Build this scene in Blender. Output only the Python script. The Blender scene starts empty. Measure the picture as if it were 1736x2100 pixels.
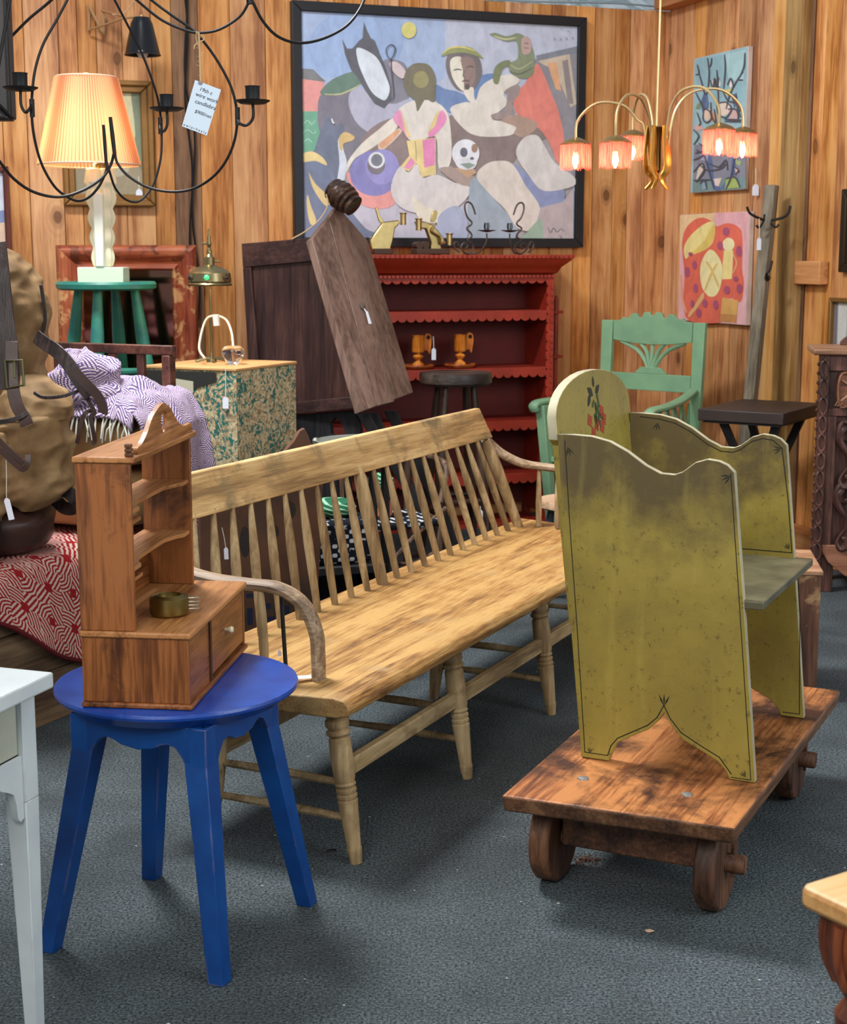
import bpy, math, random
from mathutils import Vector, Matrix, noise as mn
PI=math.pi
random.seed(7)
S=bpy.context.scene
COL=S.collection
# ------------------------------------------------------------------ camera
FP=3100.0; H=1.5; PITCH=math.atan(525/FP)
cd=bpy.data.cameras.new('camera'); cam=bpy.data.objects.new('camera',cd); COL.objects.link(cam)
cam.location=(0,0,H); cam.rotation_euler=(PI/2-PITCH,0,0)
cd.sensor_fit='HORIZONTAL'; cd.sensor_width=36; cd.lens=36*FP/1736
cd.dof.use_dof=True; cd.dof.focus_distance=3.7; cd.dof.aperture_fstop=12
S.camera=cam
# ------------------------------------------------------------------ world and lights
S.view_settings.view_transform='Standard'; S.view_settings.look='None'
S.view_settings.gamma=1; S.view_settings.exposure=0.22; S.view_settings.use_curve_mapping=False
wd=bpy.data.worlds.new('tent_light'); S.world=wd; wd.use_nodes=True
bg=wd.node_tree.nodes['Background']; bg.inputs[0].default_value=(0.86,0.92,1.0,1); bg.inputs[1].default_value=0.44
def area(name,loc,target,sx,sy,power,col):
    l=bpy.data.lights.new(name,'AREA'); l.shape='RECTANGLE'; l.size=sx; l.size_y=sy; l.energy=power; l.color=col
    o=bpy.data.objects.new(name,l); COL.objects.link(o); o.location=loc
    d=Vector(target)-Vector(loc); o.rotation_euler=d.to_track_quat('-Z','Y').to_euler(); return o
area('roof_daylight',(-1.5,5.1,4.3),(0.2,3.9,0),0.9,0.9,270,(0.97,0.985,1.0))
area('side_daylight',(3.6,1.2,2.6),(0.2,4.2,0.4),2.4,2.0,85,(0.92,0.97,1.0))
area('front_fill',(-1.6,-0.8,3.4),(0.1,7.5,1.3),2.6,1.8,140,(1.0,0.96,0.90))  # front light is added fill, aimed to brighten the back wall
def bulb(name,loc,power,r=0.03,col=(1.0,0.72,0.42)):
    l=bpy.data.lights.new(name,'POINT'); l.energy=power; l.color=col; l.shadow_soft_size=r
    o=bpy.data.objects.new(name,l); COL.objects.link(o); o.location=loc; return o
# ------------------------------------------------------------------ pixel rays (used to measure places in the room)
_F=Vector((0,math.cos(PITCH),-math.sin(PITCH))); _U=Vector((0,math.sin(PITCH),math.cos(PITCH))); _C=Vector((0,0,H))
def ray(x,y): return _F+Vector((1,0,0))*((x-868)/FP)+_U*((1050-y)/FP)
def PZ(x,y,z): d=ray(x,y); return _C+d*((z-H)/d.z)
def PY(x,y,Y): d=ray(x,y); return _C+d*(Y/d.y)
def PW(x,y,P0,n): d=ray(x,y); n=Vector(n); return _C+d*((Vector(P0)-_C).dot(n)/d.dot(n))
# ------------------------------------------------------------------ colour and materials
def lin(c):
    return tuple(((v/255)/12.92 if v/255<=0.04045 else ((v/255+0.055)/1.055)**2.4) for v in c[:3])+(1,)
class NT:
    def __init__(s,name):
        s.m=bpy.data.materials.new(name); s.m.use_nodes=True; s.t=s.m.node_tree
        s.b=s.t.nodes['Principled BSDF']; s.tc=s.t.nodes.new('ShaderNodeTexCoord')
    def n(s,t): return s.t.nodes.new(t)
    def l(s,a,b): s.t.links.new(a,b)
    def put(s,sock,v):
        if isinstance(v,bpy.types.NodeSocket): s.l(v,sock)
        elif isinstance(v,(tuple,list)) and len(v)==3 and sock.type=='RGBA': sock.default_value=tuple(v)+(1,)
        else: sock.default_value=v
    def math(s,op,a,b=0.0,c=None):
        n=s.n('ShaderNodeMath'); n.operation=op; s.put(n.inputs[0],a); s.put(n.inputs[1],b)
        if c is not None: s.put(n.inputs[2],c)
        return n.outputs[0]
    def vec(s,kind='Object',rnd=True):
        o=s.tc.outputs[kind]
        if rnd:
            oi=s.n('ShaderNodeObjectInfo'); v=s.n('ShaderNodeVectorMath'); v.operation='MULTIPLY_ADD'
            cx=s.n('ShaderNodeCombineXYZ'); 
            for i in range(3): s.l(oi.outputs['Random'],cx.inputs[i])
            s.l(cx.outputs[0],v.inputs[0]); v.inputs[1].default_value=(17.3,31.7,23.1); s.l(o,v.inputs[2]); return v.outputs[0]
        return o
    def map(s,v,sc=(1,1,1),rot=(0,0,0),loc=(0,0,0)):
        n=s.n('ShaderNodeMapping'); s.l(v,n.inputs[0]); n.inputs['Scale'].default_value=sc; n.inputs['Rotation'].default_value=rot; n.inputs['Location'].default_value=loc; return n.outputs[0]
    def noise(s,v,sc,det=4,rough=.55,dist=0.0):
        n=s.n('ShaderNodeTexNoise'); s.l(v,n.inputs['Vector']); n.inputs['Scale'].default_value=sc; n.inputs['Detail'].default_value=det
        n.inputs['Roughness'].default_value=rough; n.inputs['Distortion'].default_value=dist; return n.outputs[0]
    def vor(s,v,sc,feat='F1',out='Distance',metric='EUCLIDEAN',dim='3D'):
        n=s.n('ShaderNodeTexVoronoi'); n.voronoi_dimensions=dim; s.l(v,n.inputs['Vector']); n.inputs['Scale'].default_value=sc; n.feature=feat
        if feat!='DISTANCE_TO_EDGE': n.distance=metric
        return n.outputs[out]
    def ramp(s,f,stops,interp='LINEAR'):
        n=s.n('ShaderNodeValToRGB'); s.put(n.inputs[0],f); n.color_ramp.interpolation=interp; e=n.color_ramp.elements
        while len(e)<len(stops): e.new(.5)
        for i,(p,c) in enumerate(stops):
            e[i].position=p; e[i].color=c if len(c)==4 else tuple(c)+(1,)
        return n.outputs[0]
    def step(s,f,a,b): return s.ramp(f,[(a,(0,0,0,1)),(b,(1,1,1,1))])
    def mix(s,f,a,b,blend='MIX'):
        n=s.n('ShaderNodeMix'); n.data_type='RGBA'; n.blend_type=blend; s.put(n.inputs[0],f); s.put(n.inputs[6],a); s.put(n.inputs[7],b); return n.outputs[2]
    def sep(s,v):
        n=s.n('ShaderNodeSeparateXYZ'); s.l(v,n.inputs[0]); return n.outputs
    def rand(s): return s.n('ShaderNodeObjectInfo').outputs['Random']
    def bump(s,h,st=.3,dist=.01):
        n=s.n('ShaderNodeBump'); n.inputs['Strength'].default_value=st; n.inputs['Distance'].default_value=dist; s.l(h,n.inputs['Height']); s.l(n.outputs[0],s.b.inputs['Normal'])
    def fin(s,col=None,rough=.6,metal=0,spec=.4):
        if col is not None: s.put(s.b.inputs['Base Color'],col)
        s.put(s.b.inputs['Roughness'],rough); s.b.inputs['Metallic'].default_value=metal; s.b.inputs['Specular IOR Level'].default_value=spec
        return s.m
AX={'x':(.07,1,1),'y':(1,.07,1),'z':(1,1,.07)}
_mc={}
def wood(name,dark,mid,light,axis='z',s=1.0,rough=.6,bump=.25,knots=0,vary=.0,stain=None,spec=.35,grain=1.0):
    key=name+'_'+axis
    if key in _mc: return _mc[key]
    t=NT(key); v=t.vec(); g=t.map(v,AX[axis])
    a=t.noise(g,9*s,4,.6,.8); b=t.noise(g,70*s,3,.6,.3); w=t.noise(v,3.5*s,2,.5)
    f=t.math('ADD',t.math('MULTIPLY',a,.55),t.math('ADD',t.math('MULTIPLY',b,.28*grain),t.math('MULTIPLY',w,.2)))
    c=t.ramp(f,[(.42,lin(dark)),(.52,lin(mid)),(.62,lin(light))])
    if knots:
        sp_=t.sep(v); cb=t.n('ShaderNodeCombineXYZ'); o_='x' if axis!='x' else 'y'
        t.l(t.math('MULTIPLY',sp_['xyz'.index(o_)],3.6),cb.inputs[0]); t.l(t.math('MULTIPLY',sp_['xyz'.index(axis)],2.2),cb.inputs[1]); kv=cb.outputs[0]
        nn=t.n('ShaderNodeTexNoise'); t.l(v,nn.inputs['Vector']); nn.inputs['Scale'].default_value=9
        mx=t.mix(.05,kv,nn.outputs['Color'])
        d=t.vor(mx,1.0,dim='2D'); cc=t.vor(mx,1.0,out='Color',dim='2D'); pick=t.step(t.sep(cc)[0],1-knots-.01,1-knots)
        k=t.ramp(d,[(.0,(1,1,1,1)),(.06,(.85,.85,.85,1)),(.085,(.3,.3,.3,1)),(.17,(0,0,0,1))])
        c=t.mix(t.math('MULTIPLY',k,pick),c,tuple(x*.35 for x in lin(dark)[:3]))
        rg=t.math('SINE',t.math('MULTIPLY',d,75.0)); rr=t.ramp(d,[(.05,(1,1,1,1)),(.3,(0,0,0,1))])
        c=t.mix(t.math('MULTIPLY',t.math('MULTIPLY',rr,pick),t.math('MULTIPLY',t.math('ADD',rg,1),.22)),c,lin(dark))
    if vary:
        r=t.rand(); h=t.n('ShaderNodeHueSaturation'); t.l(c,h.inputs['Color'])
        t.l(t.math('ADD',t.math('MULTIPLY',r,vary),1-vary*.55),h.inputs['Value'])
        r2=t.math('FRACT',t.math('MULTIPLY',r,7.31)); t.l(t.math('ADD',t.math('MULTIPLY',r2,-vary*.5),1.05),h.inputs['Saturation']); c=h.outputs[0]
    if stain:
        sc,col,lo,hi=stain; c=t.mix(t.step(t.noise(v,sc,6,.65,.4),lo,hi),c,lin(col))
    t.bump(t.math('ADD',b,t.math('MULTIPLY',a,.6)),bump,.004)
    _mc[key]=t.fin(c,rough,0,spec); return _mc[key]
def paint(name,col,under=(120,90,60),wear=.3,rough=.5,mott=.12,s=1.0,col2=None,bump=.12,spec=.4):
    if name in _mc: return _mc[name]
    t=NT(name); v=t.vec(); a=t.noise(v,6*s,5,.6); b=t.noise(v,45*s,5,.7)
    c=t.mix(t.step(a,.38,.64),lin(col),lin(col2 or tuple(int(x*(1-mott)) for x in col)))
    if wear: 
        k=t.math('ADD',t.math('MULTIPLY',a,.45),t.math('MULTIPLY',b,.55))
        c=t.mix(t.step(k,.78-wear*.35,.80-wear*.3),c,lin(under))
    if wear:
        bn=t.n('ShaderNodeBevel'); bn.samples=4; bn.inputs[0].default_value=.006; ge=t.n('ShaderNodeNewGeometry'); dt=t.n('ShaderNodeVectorMath'); dt.operation='DOT_PRODUCT'
        t.l(bn.outputs[0],dt.inputs[0]); t.l(ge.outputs['Normal'],dt.inputs[1]); em_=t.math('SUBTRACT',1.0,dt.outputs['Value'])
        em_=t.math('MULTIPLY',t.step(em_,.02,.10),t.step(t.noise(t.map(v,(1,1,.5)),16,5,.7),.50,.60)); c=t.mix(t.math('MULTIPLY',em_,min(1,.45+wear)),c,lin(under))
    t.bump(b,bump,.003); _mc[name]=t.fin(c,rough,0,spec); return _mc[name]
def metal(name,col,rough=.35,met=1.0,mott=.3,spec=.5):
    if name in _mc: return _mc[name]
    t=NT(name); v=t.vec(); a=t.noise(v,30,4,.6)
    c=t.mix(t.math('MULTIPLY',a,mott),lin(col),tuple(x*.3 for x in lin(col)[:3]))
    _mc[name]=t.fin(c,rough,met,spec); return _mc[name]
def flat(name,col,rough=.7,noise=.08,sc=20,emit=0,trans=0,spec=.3):
    if name in _mc: return _mc[name]
    t=NT(name); v=t.vec(rnd=False); a=t.noise(v,sc,4,.6)
    c=t.mix(t.math('MULTIPLY',a,noise*2),lin(col),tuple(x*.55 for x in lin(col)[:3]))
    t.fin(c,rough,0,spec)
    if emit: t.put(t.b.inputs['Emission Color'],lin(col)); t.b.inputs['Emission Strength'].default_value=emit
    if trans: t.b.inputs['Transmission Weight'].default_value=trans
    _mc[name]=t.m; return t.m
# ------------------------------------------------------------------ mesh builder
class G:
    def __init__(s): s.v=[]; s.f=[]; s.mi=[]; s.uv=None
    def add(s,vs,fs,m=0,mx=None):
        b=len(s.v)
        for p in vs:
            p=Vector(p); s.v.append(mx@p if mx else p)
        for f in fs: s.f.append([b+i for i in f]); s.mi.append(m)
        return s
    def box(s,x0,x1,y0,y1,z0,z1,m=0,mx=None):
        return s.add([(x0,y0,z0),(x1,y0,z0),(x1,y1,z0),(x0,y1,z0),(x0,y0,z1),(x1,y0,z1),(x1,y1,z1),(x0,y1,z1)],
            [(0,3,2,1),(4,5,6,7),(0,1,5,4),(1,2,6,5),(2,3,7,6),(3,0,4,7)],m,mx)
    def prism(s,pts,a,b,ax='y',m=0,mx=None):
        n=len(pts); area=sum(pts[i][0]*pts[(i+1)%n][1]-pts[(i+1)%n][0]*pts[i][1] for i in range(n))
        if area<0: pts=pts[::-1]
        f3={'y':lambda p,t:(p[0],t,p[1]),'x':lambda p,t:(t,p[0],p[1]),'z':lambda p,t:(p[0],p[1],t)}[ax]
        vs=[f3(p,a) for p in pts]+[f3(p,b) for p in pts]
        flip=(ax=='y'); 
        f0=list(range(n)); f1=list(range(n,2*n))
        fs=[f0 if flip else f0[::-1], f1[::-1] if flip else f1]
        for i in range(n):
            j=(i+1)%n; q=(i,j,n+j,n+i); fs.append(q[::-1] if flip else q)
        return s.add(vs,fs,m,mx)
    def hull(s,bot,top,m=0,mx=None):
        n=len(bot); fs=[list(range(n))[::-1],list(range(n,2*n))]+[(i,(i+1)%n,n+(i+1)%n,n+i) for i in range(n)]
        return s.add(list(bot)+list(top),fs,m,mx)
    def lathe(s,prof,n=20,m=0,mx=None,cap=True,sq=None):
        vs=[];fs=[];k=len(prof)
        for r,z in prof:
            for i in range(n):
                a=2*PI*i/n; vs.append((r*math.cos(a),r*math.sin(a),z))
        for j in range(k-1):
            for i in range(n):
                i2=(i+1)%n; fs.append((j*n+i,j*n+i2,(j+1)*n+i2,(j+1)*n+i))
        if cap:
            fs.append(list(range(n))[::-1]); fs.append([(k-1)*n+i for i in range(n)])
        return s.add(vs,fs,m,mx)
    def tube(s,pts,r,n=8,m=0,closed=False,flat=None,mx=None,up=None):
        P=[Vector(p) for p in pts]; k=len(P); R=r if isinstance(r,(list,tuple)) else [r]*k
        vs=[];fs=[]; prev=None
        for i in range(k):
            if closed: t=(P[(i+1)%k]-P[i-1])
            else: t=P[min(i+1,k-1)]-P[max(i-1,0)]
            t.normalize()
            if up is not None:
                a=Vector(up); a=a-t*a.dot(t)
                if a.length<1e-5: a=t.orthogonal()
            elif prev is None: a=t.orthogonal()
            else: a=prev-t*prev.dot(t)
            a.normalize(); prev=a; b=t.cross(a)
            for q in range(n):
                th=2*PI*q/n+PI/n; ca,sa=math.cos(th),math.sin(th)
                if flat: vs.append(P[i]+a*ca*R[i]*flat[0]+b*sa*R[i]*flat[1])
                else: vs.append(P[i]+(a*ca+b*sa)*R[i])
        for i in range(k if closed else k-1):
            i2=(i+1)%k
            for q in range(n):
                q2=(q+1)%n; fs.append((i*n+q,i*n+q2,i2*n+q2,i2*n+q))
        if not closed: fs.append(list(range(n))[::-1]); fs.append([(k-1)*n+q for q in range(n)])
        return s.add(vs,fs,m,mx)
    def grid(s,fn,nu,nv,m=0,mx=None,wrap=False):
        vs=[fn(i/nu,j/nv) for j in range(nv+1) for i in range(nu+1)]; fs=[]
        for j in range(nv):
            for i in range(nu):
                a=j*(nu+1)+i; fs.append((a,a+1,a+nu+2,a+nu+1))
        return s.add(vs,fs,m,mx)
    def build(s,name,mats,parent=None,bev=0,ang=35,sub=0,solid=0,world=False,smooth=True):
        me=bpy.data.meshes.new(name); vs=s.v
        if world and parent:
            mi=Matrix.LocRotScale(parent.location,parent.rotation_euler,None).inverted(); vs=[mi@p for p in vs]
        me.from_pydata([tuple(p) for p in vs],[],s.f)
        if not isinstance(mats,(list,tuple)): mats=[mats]
        for m in mats: me.materials.append(m)
        me.polygons.foreach_set('material_index',s.mi)
        if smooth:
            me.polygons.foreach_set('use_smooth',[True]*len(s.f)); me.set_sharp_from_angle(angle=math.radians(ang))
        me.update()
        o=bpy.data.objects.new(name,me); COL.objects.link(o)
        if parent: o.parent=parent
        if solid: mo=o.modifiers.new('s','SOLIDIFY'); mo.thickness=solid; mo.offset=0
        if sub: mo=o.modifiers.new('u','SUBSURF'); mo.levels=sub; mo.render_levels=sub
        if bev: mo=o.modifiers.new('b','BEVEL'); mo.width=bev; mo.segments=2; mo.limit_method='ANGLE'; mo.angle_limit=math.radians(40)
        return o
def thing(name,label,cat,loc=(0,0,0),rz=0,group=None):
    o=bpy.data.objects.new(name,None); COL.objects.link(o); o.empty_display_size=.05
    o.location=loc; o.rotation_euler=(0,0,rz); o['label']=label; o['category']=cat
    if group: o['group']=group
    return o
def tag(o,label,cat,group=None):
    o['label']=label; o['category']=cat
    if group: o['group']=group
    return o
def struct(o): o['kind']='structure'; return o
def T(x,y,z,rx=0,ry=0,rz=0,s=1): return Matrix.LocRotScale(Vector((x,y,z)),__import__('mathutils').Euler((rx,ry,rz)),Vector((s,s,s)))
def crom(pts,k=8,closed=False):
    P=[Vector(p) for p in pts]; n=len(P); out=[]
    for i in range(n if closed else n-1):
        if closed: a,b,c,d=P[i-1],P[i],P[(i+1)%n],P[(i+2)%n]
        else: a,b,c,d=P[max(i-1,0)],P[i],P[i+1],P[min(i+2,n-1)]
        for j in range(k):
            t=j/k; out.append(.5*((2*b)+(c-a)*t+(2*a-5*b+4*c-d)*t*t+(3*b-a-3*c+d)*t**3))
    if not closed: out.append(P[-1])
    return out
def along(p,q):  # matrix whose z axis runs p->q
    p=Vector(p);q=Vector(q); r=(q-p).to_track_quat('Z','Y'); return Matrix.LocRotScale(p,r,None)
UD=math.atan2(.903,.43)      # the furniture rows run this way
def ut(O,p):   # local (along, across, z) of the row frame -> world
    c,s_=math.cos(UD),math.sin(UD); return Vector((O[0]+c*p[0]-s_*p[1],O[1]+s_*p[0]+c*p[1],p[2]))
# ------------------------------------------------------------------ common materials
PINE=((176,112,58),(204,140,80),(226,166,104))
pine_wall=wood('pine_board',(158,96,48),(206,142,82),(228,170,108),'z',1,.55,.2,knots=.30,vary=.36)
pine_x=wood('pine_board',*PINE,'x'); 
iron=metal('wrought_iron',(44,42,42),.55,.7)
brass=metal('aged_brass',(176,146,84),.32,1,.35)
white_tag=flat('tag_card',(226,230,242),.8,.03)
string_m=flat('cotton_string',(228,228,222),.9,.05)
black_paint=paint('black_paint',(38,36,38),(120,100,84),.12,.55)
# ================================================================== SETTING
t=NT('asphalt'); v=t.vec(rnd=False); a=t.noise(v,150,4,.8); b=t.noise(v,2.2,4,.6,.3); c_=t.vor(v,150); e=t.noise(v,14,4,.6)
col=t.mix(t.step(a,.40,.62),lin((34,39,41)),lin((118,130,134)))
col=t.mix(t.math('MULTIPLY',t.step(b,.42,.66),.5),col,lin((40,42,45))); col=t.mix(t.math('MULTIPLY',t.step(e,.52,.75),.3),col,lin((84,86,86)))
col=t.mix(t.math('LESS_THAN',t.vor(v,30),.055),col,lin((128,130,128)))
t.bump(t.math('ADD',a,t.math('MULTIPLY',c_,.7)),.9,.008); asph=t.fin(col,.85,0,.25)
fl=G(); fl.add([(-6,-3,0),(6,-3,0),(6,13,0),(-6,13,0)],[(0,1,2,3)]); struct(fl.build('floor',asph,smooth=False))
CN=Vector((1.423,9.125,0)); WA=math.atan2(.345,.9386); RA=WA-PI/2
wb=bpy.data.objects.new('wall_back',None)
g=G(); g.box(-4.7,.05,.026,.06,0,2.9); wb=struct(g.build('wall_back',flat('dark_backing',(40,28,20)))); wb.location=CN; wb.rotation_euler=(0,0,WA)
g=G(); g.box(0,3.0,.026,.06,0,3.35); wr=struct(g.build('wall_right',flat('dark_backing',(40,28,20)))); wr.location=CN; wr.rotation_euler=(0,0,RA)
def planks(wall,x0,x1,top,seed):
    rd=random.Random(seed); x=x0
    while x<x1:
        w=rd.choice([.095,.12,.13,.15,.17,.19]); w=min(w,x1-x)
        if x1-x-w<.05: w=x1-x
        g=G(); y=rd.uniform(0,.006); g.box(-w/2+.0015,w/2-.0015,0,.024-y,0,top-rd.uniform(0,.006))
        o=g.build('plank',pine_wall,wall,bev=.0025); o.location=(x+w/2,y,0); x+=w
planks(wb,-4.7,-2.905,2.9,3); planks(wb,-2.765,.03,2.9,5); planks(wr,0,3.0,3.35,11)
g=G(); g.box(-.069,.069,0,.022,0,2.9); o=g.build('plank',wood('weathered_shade_board',(84,58,42),(124,90,64),(150,112,82),'z',1,.7,.2,knots=.3),wb,bev=.002); o.location=(-2.835,.003,0)
# header beam, post, block and rail on the right wall
bm=wood('beam',(158,98,54),(186,122,72),(204,144,92),'x',1,.6,.2); tw=wood('treated_post',(128,94,50),(168,132,80),(188,154,104),'z',.7,.6,.25,knots=.4)
def wallbit(name,parent,x0,x1,y0,y1,z0,z1,m,bev=.004):
    g=G(); g.box(x0,x1,y0,y1,z0,z1); o=struct(g.build(name,m,bev=bev)); o.location=parent.location; o.rotation_euler=parent.rotation_euler; return o
wallbit('trim_1',wr,.0,3.0,-.10,-.001,2.90,3.34,bm)
_px=lambda px,off,y=450: (lambda P: (P.x-CN.x)*math.cos(RA)+(P.y-CN.y)*math.sin(RA))(PW(px,y,CN+Vector((math.sin(RA),-math.cos(RA),0))*off,(math.sin(RA),-math.cos(RA),0)))
_x1,_x2,_x3,_x4,_x5=_px(1571,.055),_px(1594,.06),_px(1630,.06),_px(1684,.055),_px(1652,.012)
wallbit('trim_2',wr,_x1,_x2-.001,-.055,-.001,0,3.3,wood('post_lit_side',(190,128,62),(216,158,90),(230,178,112),'z',1,.6,.2))  # paler strip paints the post's side face as warmly lit
wallbit('trim_3',wr,_x2,_x3,-.06,-.002,0,3.3,tw)
wallbit('trim_4',wr,_x3+.001,_x4,-.055,-.002,1.36,1.475,wood('pine_block',(170,106,58),(204,140,86),(220,160,104),'x',1,.6,.2))
wallbit('trim_5',wr,_x3+.001,_x5,-.012,-.002,0,3.3,wood('weathered_shade_board',(84,58,42),(124,90,64),(150,112,82),'z'))  # dark strip stands in for the shadow in the recess beside the post
wallbit('baseboard_right',wr,_x5+.001,2.9,-.14,-.002,.0,.13,bm)
# translucent tent roof seen over the top of the back wall
t=NT('tent_plastic'); v=t.vec(rnd=False); cc=t.mix(t.step(t.noise(v,5,5,.6,1.5),.4,.62),lin((112,140,140)),lin((214,226,230)))
t.fin(cc,.35,0,.5); t.b.inputs['Transmission Weight'].default_value=.15
g=G(); rr=random.Random(2)
g.grid(lambda a,b:(-5+a*6.4,.08+b*1.6,2.86+b*.75+.03*math.sin(a*60)*(1-b)+.02*math.sin(a*23+b*9)),80,6)
o=struct(g.build('ceiling',t.m)); o.location=CN; o.rotation_euler=(0,0,WA)
g=G(); g.tube(crom([(-2.2,.12,2.925),(-1.6,.12,2.93),(-.9,.12,2.925),(-.3,.12,2.945),(0,.12,2.94)],6),.006,6); o=tag(g.build('tent_rope',flat('rope_grey',(150,160,165))),'thin grey rope along the top of the back wall','rope'); o.location=CN; o.rotation_euler=(0,0,WA)
# roof beams above the picture that carry the hanging lights
for i,(x,y) in enumerate([(0,3.9),(0,5.85)]):
    g=G(); g.box(-2.6,2.6,-.05,.05,3.3,3.42); o=struct(g.build('trim_%d'%(6+i),bm)); o.location=(x,y,0)
# wall frames helpers: local wall coordinates from pixels
def wl(wall,px,py,off=0.0):
    a=wall.rotation_euler.z; n=Vector((math.sin(a),-math.cos(a),0)); P0=Vector(wall.location)+n*off
    P=PW(px,py,P0,n); d=P-Vector(wall.location); return (d.x*math.cos(a)+d.y*math.sin(a),P.z)
def frame_g(x0,x1,z0,z1,w,y0,y1,m=0,prof=None):
    g=G()
    for (p,q) in (((x0,z0),(x1,z0)),((x1,z0),(x1,z1)),((x1,z1),(x0,z1)),((x0,z1),(x0,z0))):
        dx=(q[0]-p[0]);dz=(q[1]-p[1]); L=math.hypot(dx,dz); ux,uz=dx/L,dz/L; nx,nz=-uz,ux
        a=p;b=q; c=(q[0]+nx*w-ux*w,q[1]+nz*w-uz*w); d=(p[0]+nx*w+ux*w,p[1]+nz*w+uz*w)
        g.prism([a,b,c,d],y0,y1,'y',m)
    return g
_pn={}
def pm(col):
    k=tuple(col)
    if k not in _pn:
        t=NT('oil_paint_%d_%d_%d'%k); v=t.vec(rnd=False); a=t.noise(t.map(v,(1,1,.6)),16,5,.65,.5); b=t.noise(v,90,3,.6)
        col=[v_*.72+.28*w_ for v_,w_ in zip(col,(220,222,230))]; c=t.mix(t.step(a,.3,.7),tuple(min(1,x*1.22) for x in lin(col)[:3]),tuple(x*.92 for x in lin(col)[:3]))  # pale blend puts glass glare and haze into the picture colours
        t.bump(t.math('ADD',b,a),.15,.002); _pn[k]=t.fin(c,.6,0,.3)
    return _pn[k]
def canvas(parent,conv,shapes,y0,name='painted_shapes'):
    """flat painted shapes lying on a canvas: each is (colour, points[, smooth]); conv turns drawing units into (x,z)"""
    g=G(); mats=[]; y=y0
    for sh in shapes:
        col,pts=sh[0],sh[1]; m=pm(col)
        if m not in mats: mats.append(m)
        if len(sh)>2 and sh[2]=='line':
            w=sh[3]; P=crom([Vector((p[0],p[1],0)) for p in pts],5); L=[];R=[]
            for i,p in enumerate(P):
                d=(P[min(i+1,len(P)-1)]-P[max(i-1,0)]).normalized(); n=Vector((-d.y,d.x,0)); ww=w*(.6+.4*math.sin(PI*i/(len(P)-1)))
                L.append(p+n*ww/2); R.append(p-n*ww/2)
            for i in range(len(P)-1):
                q=[conv(*(z.xy)) for z in (L[i],L[i+1],R[i+1],R[i])]
                ar=sum(q[k][0]*q[(k+1)%4][1]-q[(k+1)%4][0]*q[k][1] for k in range(4))
                if ar<0:q=q[::-1]
                g.add([(a,y,b) for a,b in q],[(0,1,2,3)],mats.index(m))
        else:
            P=[Vector((p[0],p[1],0)) for p in pts]
            if len(P)>4 and not (len(sh)>2 and sh[2]=='hard'): P=crom(P,4,True)
            q=[conv(*(z.xy)) for z in P]; n=len(q)
            ar=sum(q[k][0]*q[(k+1)%n][1]-q[(k+1)%n][0]*q[k][1] for k in range(n))
            if ar<0:q=q[::-1]
            g.add([(a,y,b) for a,b in q],[list(range(n))],mats.index(m))
        y-=.00012
    return g.build(name,mats,parent,smooth=False)
def ell(cx,cy,rx,ry,rot=0,n=14):
    return [(cx+rx*math.cos(a)*math.cos(rot)-ry*math.sin(a)*math.sin(rot),cy+rx*math.cos(a)*math.sin(rot)+ry*math.sin(a)*math.cos(rot)) for a in [2*PI*i/n for i in range(n)]]
def cut(o,cutter):
    """carve a hole: boolean evaluated once, the cutter is thrown away"""
    m=o.modifiers.new('c','BOOLEAN'); m.operation='DIFFERENCE'; m.object=cutter; m.solver='EXACT'
    cutter.parent=o.parent; bpy.context.view_layer.update(); dg=bpy.context.evaluated_depsgraph_get()
    me=bpy.data.meshes.new_from_object(o.evaluated_get(dg)); o.modifiers.clear(); o.data=me; bpy.data.objects.remove(cutter)
def each(parts,name,mat,par,bev=.002):
    for b in parts: g=G(); g.box(*b); g.build(name,mat,par,bev=bev)
# PART2
# ================================================================== WALL HANGINGS
def wthing(wall,name,label,cat,cx,cz,y=0,group=None):
    a=wall.rotation_euler.z; L=wall.location
    o=thing(name,label,cat,(L.x+math.cos(a)*cx-math.sin(a)*y,L.y+math.sin(a)*cx+math.cos(a)*y,cz),a,group); return o
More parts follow.
